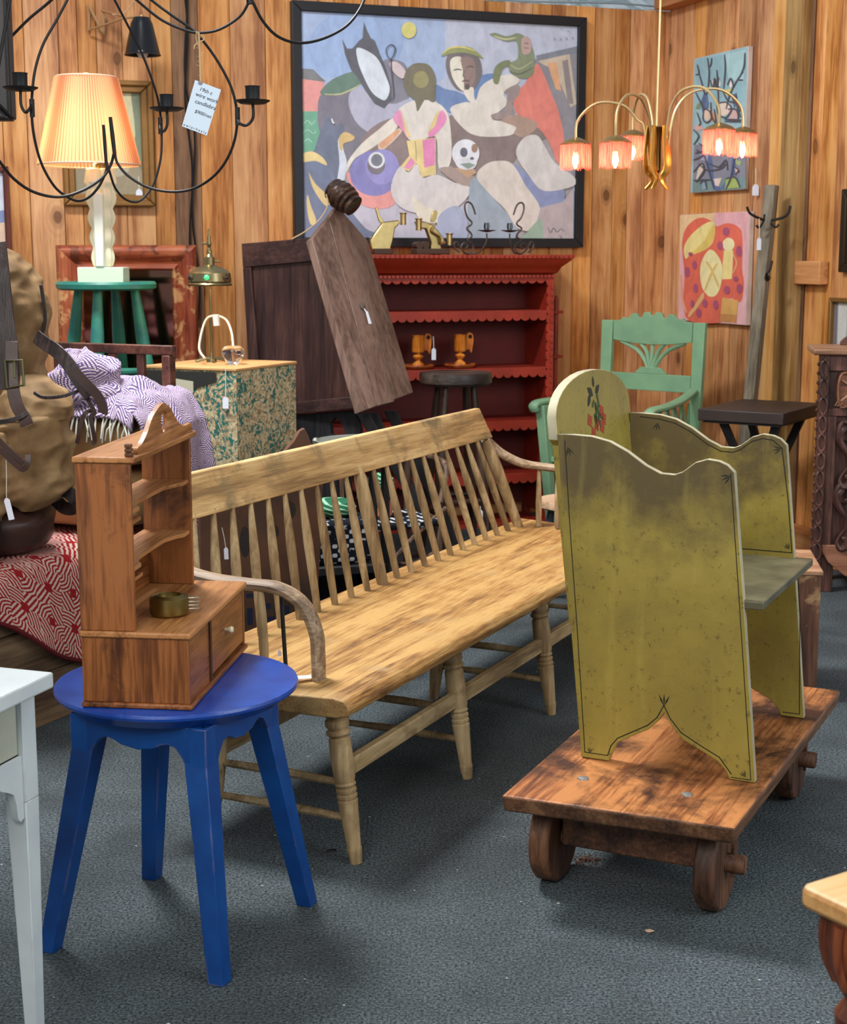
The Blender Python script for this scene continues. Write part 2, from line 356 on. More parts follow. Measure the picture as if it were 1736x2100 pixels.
# --- big modernist painting in a black frame
X0,X1,Z0,Z1=-2.272,-.548,1.548,2.83; cx,cz=(X0+X1)/2,Z0
P=wthing(wb,'framed_painting','large figure painting in a wide black frame, horse, woman, man and skull','painting',cx,cz)
conv=lambda x,y:(lambda q:(q[0]-cx,q[1]-cz))(wl(wb,570+x/2.63,y/2.63,.03))
frame_g(X0-cx,X1-cx,0,Z1-cz,.052,-.05,-.001).build('frame',paint('frame_black',(26,26,30),(60,50,44),.05,.45),P,bev=.004)
g=G(); g.box(X0-cx+.045,X1-cx-.045,-.028,-.001,.045,Z1-cz-.045); g.build('canvas_board',pm((168,184,212)),P)
B=[((150,174,214),[(112,57),(900,95),(900,420),(500,640),(118,600)],'hard'),((178,186,208),[(900,95),(1614,131),(1605,700),(900,640)],'hard'),
((134,164,212),[(300,66),(640,84),(640,330),(320,420),(120,330)]),
((150,140,140),[(120,640),(1600,640),(1584,1306),(134,1306)],'hard'),
((92,92,92),[(118,368),(190,374),(225,410),(258,440),(120,436)],'hard'),((222,128,118),[(118,424),(252,442),(238,520),(215,604),(120,604)],'hard'),
((78,150,112),[(120,600),(215,600),(235,700),(200,815),(126,822)],'hard'),
((150,200,170),[(135,670),(160,650),(180,670),(200,650)],'line',5),((150,200,170),[(130,720),(160,700),(190,720),(205,705)],'line',5),((150,200,170),[(135,770),(160,750),(185,770)],'line',5),
((96,92,104),[(240,500),(400,440),(420,600),(520,720),(490,830),(400,900),(320,900),(228,720),(214,600)]),
((184,182,196),[(330,1000),(640,1090),(830,1150),(1010,1070),(1050,1304),(140,1304),(300,1180)]),
((112,110,124),[(560,330),(680,340),(705,440),(700,540),(610,570),(560,480)]),
((166,166,188),[(378,545),(430,470),(600,560),(705,535),(650,620),(540,722),(430,670)]),
((70,102,82),[(228,492),(290,430),(390,388),(445,390),(445,455),(340,505),(250,512)]),((180,180,110),[(250,508),(340,506),(445,456)],'line',8),
((60,60,68),[(345,210),(372,262),(400,262),(440,216),(456,205),(462,118),(482,170),(500,205),(522,220),(548,290),(590,390),(612,470),(612,540),(572,586),(520,560),(470,490),(430,420),(392,375),(360,290)],'hard'),
((214,226,236),[(425,258),(498,284),(545,330),(580,410),(602,480),(580,538),(545,530),(500,490),(455,400),(430,330)]),
((118,96,92),[(470,720),(640,640),(760,820),(700,900),(560,850),(440,870)]),
((76,86,108),[(262,640),(275,622),(298,680),(360,662),(335,760),(330,880),(345,985),(250,1025),(170,930),(140,860),(195,810),(230,700)],'hard'),
((84,96,126),[(130,868),(250,880),(330,1010),(380,1120),(470,1230),(520,1260),(400,1304),(134,1304)]),
((222,194,112),[(124,838),(180,816),(240,850),(262,892),(200,868),(130,874)]),((222,190,112),[(165,930),(200,990),(280,1070),(255,1110),(190,1020)]),((218,190,112),[(158,1050),(180,1120),(205,1190),(175,1210),(155,1120)]),
((206,216,228),[(322,760),(345,740),(350,800),(370,880),(352,985),(318,985),(330,880)]),((206,168,92),[(328,742),(360,712),(410,736),(400,758),(352,775),(345,812),(330,800)]),
((222,190,160),[(540,770),(600,720),(660,690),(660,720),(560,812)]),((216,148,100),[(545,772),(600,722),(650,700),(640,730),(570,800)]),
((228,218,198),[(622,636),(640,690),(520,790),(420,850),(385,900),(368,930),(376,870),(450,775),(540,700)]),
((232,138,128),[(368,928),(440,960),(560,960),(650,930),(630,1040),(620,1108),(520,1126),(420,1085),(385,1000)]),
((112,108,178),ell(518,935,132,122)),((132,126,196),ell(560,900,90,95)),((96,88,96),ell(528,890,48,52)),((222,226,226),ell(530,864,44,44)),((96,98,110),ell(531,864,31,33)),
((82,112,166),[(842,458),(900,480),(980,500),(1060,560),(1010,600),(930,610),(860,560)]),((78,112,170),[(1055,430),(1120,400),(1165,405),(1110,480),(1070,560),(1040,520)]),
((112,92,86),[(925,620),(1100,735),(1290,700),(1340,670),(1420,690),(1440,745),(1310,800),(1260,880),(1130,905),(1080,930),(930,890)]),
((116,112,118),[(1380,320),(1450,300),(1610,254),(1603,1000),(1540,800),(1500,640),(1420,440)],'hard'),((98,104,116),[(1388,300),(1500,275),(1610,250),(1608,290),(1500,300),(1400,326)],'hard'),
((192,172,142),[(1400,330),(1570,292),(1608,560),(1575,580),(1520,450),(1480,370),(1430,350)],'hard'),((216,146,90),[(1450,340),(1500,335),(1525,490),(1495,480)],'hard'),((120,106,104),[(1530,330),(1560,320),(1590,560),(1560,560)],'hard'),
((226,104,84),[(1390,346),(1430,400),(1470,500),(1510,600),(1540,760),(1512,884),(1460,770),(1400,690),(1290,620),(1268,520),(1330,450)]),
((222,214,198),[(925,590),(1000,552),(1060,548),(1090,470),(1160,422),(1250,402),(1300,440),(1215,500),(1235,560),(1150,640),(1240,660),(1284,684),(1250,730),(1090,736),(1000,695)]),
((136,116,110),[(1145,622),(1215,590),(1235,520),(1220,490),(1290,455),(1300,500),(1262,560),(1270,620),(1180,645)]),
((160,126,104),[(1200,650),(1280,620),(1400,670),(1330,740),(1270,720),(1280,685)]),
((88,78,78),[(905,320),(940,285),(1060,288),(1098,380),(1068,470),(1030,490),(960,480),(912,400)]),((228,222,196),[(926,330),(960,305),(995,320),(1000,400),(1003,488),(970,470),(935,410)]),((124,96,84),[(985,312),(1050,318),(1064,400),(1050,450),(1022,492),(1002,486),(998,400)]),
((226,218,198),[(1000,490),(1048,470),(1055,520),(1065,562),(1030,548),(1010,520)]),((50,44,44),[(944,380),(965,374),(988,378)],'line',7),((50,44,44),[(1014,366),(1035,358),(1055,366)],'line',7),((60,50,50),[(990,440),(1008,434),(1030,440)],'line',8),((60,50,46),ell(1018,468,13,17)),((60,50,50),[(1000,380),(996,410),(1008,420)],'line',5),
((126,134,66),[(878,305),(905,268),(960,252),(1040,258),(1104,315),(1060,300),(1000,285),(930,290)]),((214,196,90),[(885,290),(930,258),(1000,256),(1060,275)],'line',9),
((104,116,76),[(1138,186),(1170,178),(1230,196),(1290,180),(1335,205),(1368,260),(1380,320),(1372,400),(1320,425),(1260,400),(1240,345),(1290,315),(1285,225),(1230,224),(1180,205)]),((180,184,120),[(1160,195),(1220,212),(1280,204)],'line',10),((150,156,100),[(1250,350),(1300,372),(1370,330)],'line',10),((60,70,46),[(1245,385),(1300,400),(1370,365)],'line',7),
((98,108,60),[(1158,440),(1165,370),(1200,335),(1245,325),(1245,352),(1205,375),(1185,450)]),((176,140,128),[(1310,215),(1340,198),(1362,230),(1355,285),(1315,290)]),((96,60,54),[(1325,232),(1350,238)],'line',5),((96,60,54),[(1322,258),(1350,262)],'line',5),
((216,206,96),ell(703,163,40,44)),
((226,218,204),[(640,600),(720,545),(830,545),(905,598),(928,700),(932,850),(900,925),(862,900),(848,740),(760,760),(700,750),(655,670)]),
((208,186,188),[(596,342),(640,336),(685,385),(668,425),(625,395)]),
((92,84,58),[(676,450),(682,395),(715,352),(765,340),(815,355),(845,410),(846,480),(838,552),(795,535),(775,560),(748,602),(735,545),(695,505)]),((134,126,66),ell(768,430,42,46)),
((232,130,176),[(618,640),(655,592),(680,660),(700,745),(665,700)]),((236,126,178),[(806,725),(845,650),(880,595),(906,640),(880,690),(830,738)]),((232,200,120),[(655,592),(676,640),(715,745),(690,735)]),((232,200,120),[(800,722),(850,610),(868,595),(845,680)]),
((230,202,118),[(690,760),(848,742),(846,870),(850,940),(772,956),(744,880),(702,926),(654,902),(705,840)],'hard'),((228,112,168),[(775,757),(843,744),(842,890),(786,906)],'hard'),((228,120,170),[(676,905),(705,862),(715,850),(738,878),(706,915)],'hard'),((120,90,100),[(736,760),(740,800),(742,870)],'line',4),
((214,207,202),[(652,900),(700,930),(745,885),(775,958),(852,942),(950,985),(1034,1012),(1000,1085),(900,1150),(790,1155),(690,1135),(625,1085),(606,1000)]),
((226,216,188),[(722,1060),(800,1120),(930,1150),(900,1200),(800,1200),(745,1160)]),
((152,128,114),[(868,910),(945,905),(1065,962),(1020,1004),(940,975)]),((186,140,96),[(950,905),(1040,900),(1068,930),(1020,960)]),
((226,230,238),ell(1008,828,74,76)),((216,220,226),[(960,860),(1062,860),(1055,905),(1000,915),(960,895)]),((120,140,124),[(975,885),(1030,878),(1062,892),(1020,912)]),((70,72,86),ell(998,822,20,26)),((140,104,76),ell(1056,800,17,24)),((70,70,76),ell(1042,855,11,8)),
((134,152,166),[(1028,1010),(1070,962),(1150,1060),(1240,1160),(1290,1235),(1240,1304),(1045,1304)]),
((150,162,192),[(860,1170),(960,1110),(1020,1200),(1000,1300),(880,1300)]),
((112,126,172),[(1262,885),(1340,940),(1430,1030),(1525,1000),(1530,1100),(1400,1120),(1330,1020)]),
((216,204,188),[(1066,955),(1110,890),(1180,868),(1260,885),(1330,1000),(1410,1125),(1375,1235),(1290,1232),(1220,1130),(1150,1060)]),
((168,150,150),[(1380,1235),(1410,1120),(1530,1090),(1590,1010),(1586,1306),(1400,1306)],'hard'),
((208,202,196),[(1278,830),(1320,745),(1390,730),(1435,790),(1490,880),(1592,955),(1585,1005),(1430,1030),(1350,950)]),
((130,162,134),[(1335,1255),(1410,1180),(1425,1250),(1410,1304),(1300,1304)]),((40,40,48),[(612,330),(585,300),(582,262),(608,242),(628,262),(620,300),(606,330),(612,420),(620,520),(600,545)],'line',7),
((70,64,64),[(1450,1225),(1465,1255),(1480,1230),(1500,1252),(1520,1235),(1540,1250)],'line',5),((70,64,64),[(1512,1268),(1525,1285),(1515,1290)],'line',5),
((80,76,80),[(1480,205),(1490,213),(1480,220)],'line',3),((80,76,80),[(1512,205),(1522,213),(1512,220)],'line',3),((80,76,80),[(1545,202),(1555,210),(1545,217)],'line',3),((80,76,80),[(1580,200),(1588,208),(1580,214)],'line',3),((80,76,80),[(1520,155),(1530,160)],'line',3),((80,76,80),[(1555,168),(1566,172)],'line',3),
((236,240,246),[(285,640),(292,660),(300,665)],'line',8)]
canvas(P,conv,B,-.0285)
# --- flower still life on the right wall
def small_canvas(wall,pxs,name,label,shapes,cv,base,t=.02):
    q=[wl(wall,*p,.03) for p in pxs]; x0=(q[0][0]+q[3][0])/2;x1=(q[1][0]+q[2][0])/2;z0=(q[2][1]+q[3][1])/2;z1=(q[0][1]+q[1][1])/2
    cx=(x0+x1)/2; P=wthing(wall,name,label,'painting',cx,z0); 
    g=G(); g.box(x0-cx,x1-cx,-.03,-.001,0,z1-z0); g.build('canvas',[paint('canvas_edge',(222,206,196),(150,120,90),.1)],P,bev=.002)
    g=G(); g.box(x0-cx,x1-cx-.004,-.0312,-.0305,.002,z1-z0-.002); g.build('painted_ground',pm(base),P)
    canvas(P,lambda x,y:(lambda k:(k[0]-cx,k[1]-z0))(wl(wall,*cv(x,y),.031)),shapes,-.0316); return P
K=(34,30,40)
FL=[((120,170,178),[(850,350),(1000,325),(1140,285),(1140,600),(850,640)],'hard'),((150,196,196),[(1020,320),(1140,290),(1130,480),(1040,470)]),
((104,104,120),[(838,850),(1140,840),(1140,1108),(830,1130)],'hard'),((84,116,112),[(832,1050),(1140,1040),(1142,1108),(830,1132)],'hard'),
((46,66,104),[(880,600),(905,540),(925,600),(915,660),(890,660)]),((62,88,140),[(895,560),(915,570),(910,630)],'line',14),((46,66,104),[(1060,560),(1090,545),(1095,600),(1075,640)]),
((224,190,160),[(900,650),(940,640),(950,690),(920,710),(898,690)]),((212,134,74),[(930,670),(970,660),(975,710),(940,715)]),((218,196,80),[(1010,530),(1060,520),(1050,560),(1015,560)]),((228,200,176),[(975,610),(1040,600),(1060,640),(1020,680),(980,660)]),((206,160,150),[(1040,640),(1090,650),(1095,700),(1050,700)]),
((228,222,206),[(940,480),(955,465),(965,500),(950,520)]),((230,224,210),[(975,470),(990,455),(998,500),(980,515)]),((228,222,206),[(1040,470),(1060,460),(1070,500),(1050,520)]),
((92,118,60),[(860,610),(880,600),(875,640),(850,640)]),((222,150,134),[(845,740),(880,730),(895,760),(850,770)]),((214,170,130),[(880,780),(900,760),(910,850),(885,840)]),
((48,70,122),[(905,900),(940,920),(960,1060),(1000,1110),(960,1115),(930,1040)]),((52,72,126),[(1060,940),(1085,920),(1070,1060),(1030,1110),(1000,1100),(1050,1040)]),((222,190,172),[(955,1050),(1005,1045),(985,1095),(965,1090)]),((222,170,150),[(1080,985),(1105,995),(1098,1028),(1085,1015)]),
((146,170,60),[(1030,1050),(1085,1040),(1110,1100),(1020,1112)],'hard'),((136,160,80),[(1085,935),(1118,950),(1112,975),(1085,962)]),((110,150,160),[(885,1075),(910,1060),(920,1105),(890,1118)]),((54,40,42),[(1060,550),(1090,560),(1095,600),(1070,610)]),
((214,196,170),[(865,990),(890,960),(895,1000),(850,1070)]),((150,140,170),[(880,900),(930,890),(920,950),(880,940)])]
rl=random.Random(5)
for pts in [[(870,430),(890,500),(905,560)],[(860,380),(870,430),(850,440)],[(920,340),(930,420),(925,500),(915,560)],[(945,340),(940,380),(925,400)],[(1020,320),(1025,400),(1015,520)],[(975,410),(980,480),(985,600)],[(1130,420),(1090,480),(1050,560),(1030,640)],[(1100,470),(1130,470)],[(1140,310),(1135,390),(1110,450)],[(850,540),(880,600),(900,640)],[(940,600),(945,680),(970,720),(960,640)],[(900,640),(930,650),(945,690),(920,720),(895,700),(900,640)],[(975,610),(1030,600),(1062,640),(1030,690),(985,670),(975,610)],[(1010,530),(1040,590),(1080,600)],[(1040,640),(1090,645),(1100,700),(1040,710)],[(1020,700),(1120,705)],[(1020,712),(1118,715)],[(860,660),(880,720),(870,740)],[(838,760),(870,800),(840,850)],[(870,840),(910,880),(850,900)],[(870,960),(920,1000),(1000,990),(1030,960)],[(930,960),(990,980),(1030,940),(1040,1000)],[(900,900),(930,1000),(960,1110)],[(1080,930),(1060,1040),(1030,1110)],[(1030,1050),(1085,1042),(1112,1100)],[(880,1080),(905,1060),(918,1110)],[(1080,980),(1105,1000),(1085,1025)],[(840,1010),(890,960),(900,1010),(855,1070)],[(1090,560),(1100,640),(1120,690)],[(940,470),(955,520),(965,460),(975,520),(990,455)],[(1040,500),(1060,460),(1075,510)],[(1100,620),(1115,640),(1095,660)],[(840,1060),(940,1055)],[(855,880),(900,910),(840,940)]]:
    FL.append((K,pts,'line',9))
small_canvas(wr,[(1420,121),(1531,95),(1527,388),(1419,396)],'flower_painting','tall unframed painting of dark-stemmed flowers on pale teal, above the pink painting',FL,lambda x,y:(1130+x/2.8647,y/2.8647),(132,178,184))
PK=[((226,150,152),[(1010,96),(1190,92),(1190,300),(1060,210)],'hard'),((232,186,120),[(830,110),(1020,98),(1015,140),(900,160),(850,230),(828,330)],'hard'),
((222,66,34),[(842,260),(870,170),(940,122),(1010,145),(1030,170),(1090,152),(1150,175),(1170,230),(1168,400),(1178,480),(1160,580),(1100,560),(1060,640),(1060,690),(880,682),(850,560),(855,430)]),
((240,216,112),[(1012,145),(1020,210),(1000,270),(950,305),(890,322),(862,346),(852,290),(880,230),(950,165)]),((226,186,60),[(1014,160),(1020,215),(990,280),(940,310),(890,320),(960,250)]),
((240,222,140),[(990,297),(1030,320),(1058,380),(1056,470),(1030,540),(990,550),(955,510),(940,440),(948,360)]),((214,170,60),[(972,360),(1000,400),(1042,500)],'line',12),((214,170,60),[(1035,370),(1005,420),(965,520)],'line',12),
((240,210,110),[(1070,300),(1120,300),(1118,380),(1112,455),(1060,458),(1062,380)],'hard'),((242,224,150),ell(1095,268,32,36)),((236,170,110),[(1120,320),(1138,370),(1118,425)],'line',6),
((218,150,50),[(1060,556),(1148,572),(1136,694),(1048,686)],'hard'),((190,110,30),[(1052,645),(1140,650),(1136,692),(1048,686)],'hard'),((226,160,80),[(880,640),(910,600),(955,530),(960,560),(920,620),(880,665)]),((228,140,90),[(835,430),(845,560),(868,640)],'line',12)]
for cx_,cy_,rx,ry in [(1082,198,18,24),(1050,275,16,24),(1152,305,16,30),(912,380,12,24),(872,418,14,28),(917,505,12,26),(1087,515,16,24),(1155,508,16,26),(1135,455,14,14),(968,588,14,22),(1027,595,14,26),(935,640,14,24),(900,590,10,22),(890,320,12,10)]: PK.append(((150,34,70),ell(cx_,cy_,rx,ry)))
small_canvas(wr,[(1393,441),(1532,433),(1534,664),(1392,660)],'abstract_painting','unframed pink painting with orange-red shape, yellow forms and dark red dots','' or PK,lambda x,y:(1080+x/2.6463,400+y/2.6463),(232,160,160))
# --- gilt framed landscape behind the table lamp
x0,z1=wl(wb,121,160,.02); x1,z0=wl(wb,318,424,.02); cx=(x0+x1)/2
P=wthing(wb,'gilt_framed_picture','landscape picture in a gilded moulded frame behind the lit table lamp','picture',cx,z0)
gilt=metal('gilt',(150,108,54),.5,.4,.5)
frame_g(x0-cx,x1-cx,0,z1-z0,.03,-.05,-.001).build('outer_moulding',gilt,P,bev=.008)
frame_g(x0-cx+.026,x1-cx-.026,.026,z1-z0-.026,.035,-.036,-.001).build('inner_moulding',gilt,P,bev=.006)
canvas(P,lambda x,y:(x0-cx+.055+x*(x1-x0-.11),z1-z0-.055-y*(z1-z0-.11)),[((150,140,96),[(0,0),(1,0),(1,1),(0,1)],'hard'),((186,176,120),[(0,0),(1,0),(1,.42),(0,.5)],'hard'),((84,96,62),[(.86,0),(1,0),(1,.8),(.84,.9),(.9,.4)]),((120,104,66),[(0,.6),(.4,.5),(.9,.7),(1,.8),(1,1),(0,1)]),((150,140,104),ell(.6,.72,.2,.1))],-.012,'landscape')
# --- left wall pictures
def plain_frame(wall,pxs,name,label,fm,fw,shapes,depth=.035):
    (xa,za),(xb,zb)=[wl(wall,*p,.02) for p in pxs]; cx=(xa+xb)/2; P=wthing(wall,name,label,'picture',cx,zb)
    frame_g(xa-cx,xb-cx,0,za-zb,fw,-depth,-.001).build('frame',fm,P,bev=.004)
    canvas(P,lambda x,y:(xa-cx+fw*.9+x*(xb-xa-1.8*fw),za-zb-fw*.9-y*(za-zb-1.8*fw)),shapes,-.012,'print'); return P
plain_frame(wb,[(-150,338),(25,520)],'framed_print','pale print in a dark red-brown frame at the far left of the plank wall',wood('mahogany',(50,20,16),(88,38,30),(110,54,40),'z',1,.4),.03,[((196,206,222),[(0,0),(1,0),(1,.6),(0,.6)],'hard'),((216,176,140),[(0,.6),(1,.6),(1,1),(0,1)],'hard'),((90,110,160),[(.5,.55),(1,.5),(1,.66),(.5,.7)],'hard')])
plain_frame(wr,[(1730,388),(1830,560)],'ornate_frame','dark ornate picture frame at the right edge, above the gold-framed print',metal('dark_gilt',(60,48,30),.5,.5),.04,[((120,70,40),[(0,0),(1,0),(1,1),(0,1)],'hard')])
plain_frame(wr,[(1703,610),(1800,790)],'gold_framed_print','grey print in a narrow gold frame standing over the carved cabinet',gilt,.022,[((150,150,140),[(0,0),(1,0),(1,1),(0,1)],'hard'),((190,190,180),[(.1,0),(.3,0),(.25,1),(.12,1)],'hard'),((70,64,70),[(0,0),(.08,0),(.1,1),(0,1)],'hard')])
# --- black shade swing arm lamp on the wall
P0=wl(wb,185,60,.05); P=wthing(wb,'swing_arm_lamp','black cone shade wall lamp on a zigzag brass arm above the gilt picture','lamp',P0[0],P0[1])
def wq(px,py,off): 
    a=wl(wb,px,py,off); return Vector((a[0]-P0[0],-off,a[1]-P0[1]))
arm=metal('pale_brass',(196,156,110),.4,.6,.2)
g=G(); g.tube([wq(182,12,.02),wq(182,64,.02)],.007,6); g.tube([wq(182,12,.03),wq(212,70,.05)],.007,6); g.tube([wq(212,24,.05),wq(212,70,.05)],.007,6); g.tube([wq(182,62,.04),wq(252,38,.2),wq(290,33,.3)],.006,6); g.tube([wq(209,22,.05),wq(250,32,.2)],.007,6); g.build('arm',arm,P)
g=G(); g.tube(crom([wq(230,30,.15),wq(252,28,.18),wq(268,12,.15),wq(278,-8,.1)],6),.004,6); g.build('flex_cord',flat('cord_tan',(186,150,116)),P)
sc=wq(290,36,.3)
g=G(); g.lathe([(.040,0),(.054,-.03),(.086,-.172),(.092,-.180),(.088,-.180),(.052,-.03),(.038,-.004)],28,0,T(sc.x,sc.y,sc.z),cap=False); g.lathe([(.001,.003),(.040,.0)],28,0,T(sc.x,sc.y,sc.z),cap=False); g.build('shade',paint('lamp_black',(14,16,22),(14,16,22),0,.22,.1),P)
g=G(); g.lathe([(.012,.012),(.012,-.06)],12,0,T(sc.x,sc.y,sc.z)); g.build('socket',arm,P)
g=G(); g.lathe([(.002,-.195),(.02,-.19),(.03,-.17),(.028,-.14),(.014,-.1),(.012,-.06)],14,0,T(sc.x,sc.y,sc.z)); g.build('bulb',flat('clear_bulb',(216,206,196),.15,.02),P)
# --- black cables running down the wall
g=G()
for dx,ph in ((0,0),(7,1.3)):
    pts=[]
    for i in range(14):
        y=-20+i*52; x=377+dx*(1 if i>4 else .2)+22*i/13+5*math.sin(i*1.1+ph); q=wl(wb,x,y,.03); pts.append((q[0],-.03,q[1]))
    g.tube(crom(pts,5),.006,6)
o=tag(g.build('power_cable',flat('cable_black',(20,20,22),.5)),'black power cables hanging down the plank wall between lamp and painting','cable'); o.location=wb.location; o.rotation_euler=wb.rotation_euler
# ================================================================== RED SCALLOPED SHELF CABINET
def sc_strip(x0,x1,zt,h,sw,y0,y1,g,m=0,up=False):
    """valance with a row of round scallops along its lower edge"""
    n=max(1,round((x1-x0)/sw)); w=(x1-x0)/n; pts=[(x0,zt),(x1,zt)]
    for i in range(n,0,-1):
        xc=x0+(i-.5)*w
        for k in range(7):
            a=PI*k/6; pts.append((xc+math.cos(a)*w/2,zt-h-math.sin(a)*w*.42))
    g.prism(pts,y0,y1,'y',m)
red=paint('red_paint',(150,44,26),(80,26,20),.12,.5,.2,1.0,(122,34,22)); redlit=paint('red_paint_lit_edge',(170,54,34),(200,110,86),.16,.45,.15)  # edge red is a brighter copy, a lit look put into the colour
n_=Vector((math.sin(WA),-math.cos(WA),0)); bp=CN+n_*.36
def cbl(px,py): q=PW(px,py,bp,n_); d=q-CN; return (d.x*math.cos(WA)+d.y*math.sin(WA),q.z)
xr,_=cbl(1130,800); xl=xr-1.42; W=xr-xl
P=wthing(wb,'shelf_cabinet','red painted open shelf cabinet with scalloped shelf edges and a moulded top','cabinet',(xl+xr)/2,0,-.36)
h=W/2
each([(-h,-h+.03,.0,.33,.06,1.40),(h-.03,h,0,.33,.06,1.40)],'side_panel',red,P,.003)
g=G(); g.box(-h+.03,h-.03,.30,.32,.08,1.40); g.build('back_panel',paint('dark_red',(104,30,24),(64,20,18),.1,.6),P)
g=G(); g.box(-h+.03,h-.03,.01,.30,1.37,1.40); g.build('inner_top',red,P)
zs=[cbl(1100,y)[1] for y in (636,752,860,968,1066)]
for z in zs:
    g=G(); g.box(-h+.031,h-.031,.0,.299,z-.02,z); g.build('shelf',red,P,bev=.002)
    g=G(); sc_strip(-h+.04,h-.04,z,.035,.052,-.012,-.001,g); g.build('scalloped_edge',redlit,P)
g=G(); sc_strip(-h,h,1.385,.012,.052,-.012,-.001,g); g.build('top_valance',redlit,P)
for sx in (-1,1):
    g=G(); pts=[(sx*h,.06),(sx*h,1.385)]; n=26
    for i in range(n,0,-1):
        zc=.06+(i-.5)*1.325/n
        for k in range(5): a=PI*k/4; pts.append((sx*(h-.03-math.sin(a)*.012),zc+math.cos(a)*1.325/n/2))
    g.prism(pts,-.014,-.001,'y'); 
    for i in range(34):
        zc=.1+i*.037; g.box(sx*(h-.014)-.006,sx*(h-.014)+.006,-.024,-.013,zc,zc+.02,0,T(0,0,0))
    g.build('side_stile',redlit,P)
g=G(); pr=[(0,1.40),(-.02,1.41),(-.035,1.44),(-.075,1.475),(-.08,1.49)]
v0=len(g.v); 
for (d,z) in pr: g.v+= [Vector((-h+d,.33,z)),Vector((-h+d,d,z)),Vector((h-d,d,z)),Vector((h-d,.33,z))]
for j in range(len(pr)-1):
    for i in range(3): a=j*4+i; g.f.append([a,a+1,a+5,a+4]); g.mi.append(0)
g.f.append([16,17,18,19]); g.mi.append(0); g.build('cornice',paint('red_gloss',(166,48,22),(120,34,24),.1,.35),P)
g=G(); g.box(-h-.085,h+.085,-.085,.33,1.4905,1.505)
for i in range(58):
    x=-h-.08+i*(2*h+.16)/58; g.box(x+.003,x+.019,-.094,-.084,1.488,1.507)
for i in range(12): g.box(h+.084,h+.093,-.08+i*.034,-.058+i*.034,1.488,1.507)
g.build('toothed_top',redlit,P)
g=G(); [g.box(x-.008,x+.008,-.026,-.012,1.384,1.397) for x in [-h+.01+i*(2*h-.02)/60 for i in range(61)]]; g.build('dentil_row',redlit,P)
g=G(); g.lathe([(.012,.5),(.014,1.25),(.008,1.28)],8,0,T(h+.07,.1,0)); 
for z in (.75,.93,1.18): g.box(h,h+.10,.07,.13,z,z+.016)
g.build('towel_rail',red,P)
for sx in (-1,1):
    each([(sx*h-.03*(sx>0),sx*h+.03*(sx<0),0,.05,0,.06),(sx*h-.03*(sx>0),sx*h+.03*(sx<0),.27,.33,0,.06)],'foot',red,P)
def cabw(x,y,z=0): a=WA; o=P.location; return Vector((o.x+math.cos(a)*x-math.sin(a)*y,o.y+math.sin(a)*x+math.cos(a)*y,z))
CAB=P
def cabx(px,y,z): # local x of a pixel column at local depth y
    q=PW(px,540,Vector(CAB.location)+Vector((-math.sin(WA),math.cos(WA),0))*y,n_); d=q-Vector(CAB.location); return d.x*math.cos(WA)+d.y*math.sin(WA)
# wooden chamber candlesticks on the second shelf
treen=wood('treen',(160,82,20),(212,124,38),(236,160,66),'z',3,.4,.1); treen2=wood('treen_dark',(130,62,22),(170,86,34),(196,112,52),'x',3,.4,.1)
zsh=zs[1]
def mugstick(px,label):
    x=cabx(px,.06,0); o=thing('wooden_candlestick',label,'candlestick',cabw(x,.07,zsh+.001),WA,'wooden candlesticks on the red shelf')
    g=G(); g.lathe([(.05,0),(.078,.004),(.088,.016),(.086,.022),(.07,.014),(.03,.014)],32); g.build('saucer',treen2,o)
    g=G(); g.lathe([(.026,.014),(.033,.02),(.03,.028),(.014,.042),(.012,.048),(.022,.054),(.029,.066),(.022,.076),(.012,.08),(.012,.086),(.03,.09),(.034,.1),(.033,.175),(.036,.182),(.031,.182),(.029,.12),(.002,.118)],28,cap=False); g.build('cup',treen,o)
    g=G(); g.prism(crom([(.034,.10,0),(.034,.16,0),(.04,.186,0),(.058,.192,0),(.074,.18,0),(.078,.15,0),(.074,.12,0),(.066,.08,0),(.05,.10,0)],4,True)and [(p.x,p.y) for p in crom([(.034,.10,0),(.034,.16,0),(.04,.186,0),(.058,.192,0),(.074,.18,0),(.078,.15,0),(.074,.12,0),(.066,.08,0),(.05,.10,0)],4,True)],-.007,.007); h_=g.build('ear_handle',treen,o,bev=.002)
    g=G(); g.lathe([(.011,-.0085),(.011,.0085)],14,0,T(.057,0,.17,PI/2)); g.build('ear_hole',flat('dark_hole',(40,20,10)),h_); return o
mugstick(858,'left wooden mug-shaped candlestick on a saucer, white tag on its handle'); mugstick(945,'right wooden mug-shaped candlestick on a saucer, no tag')
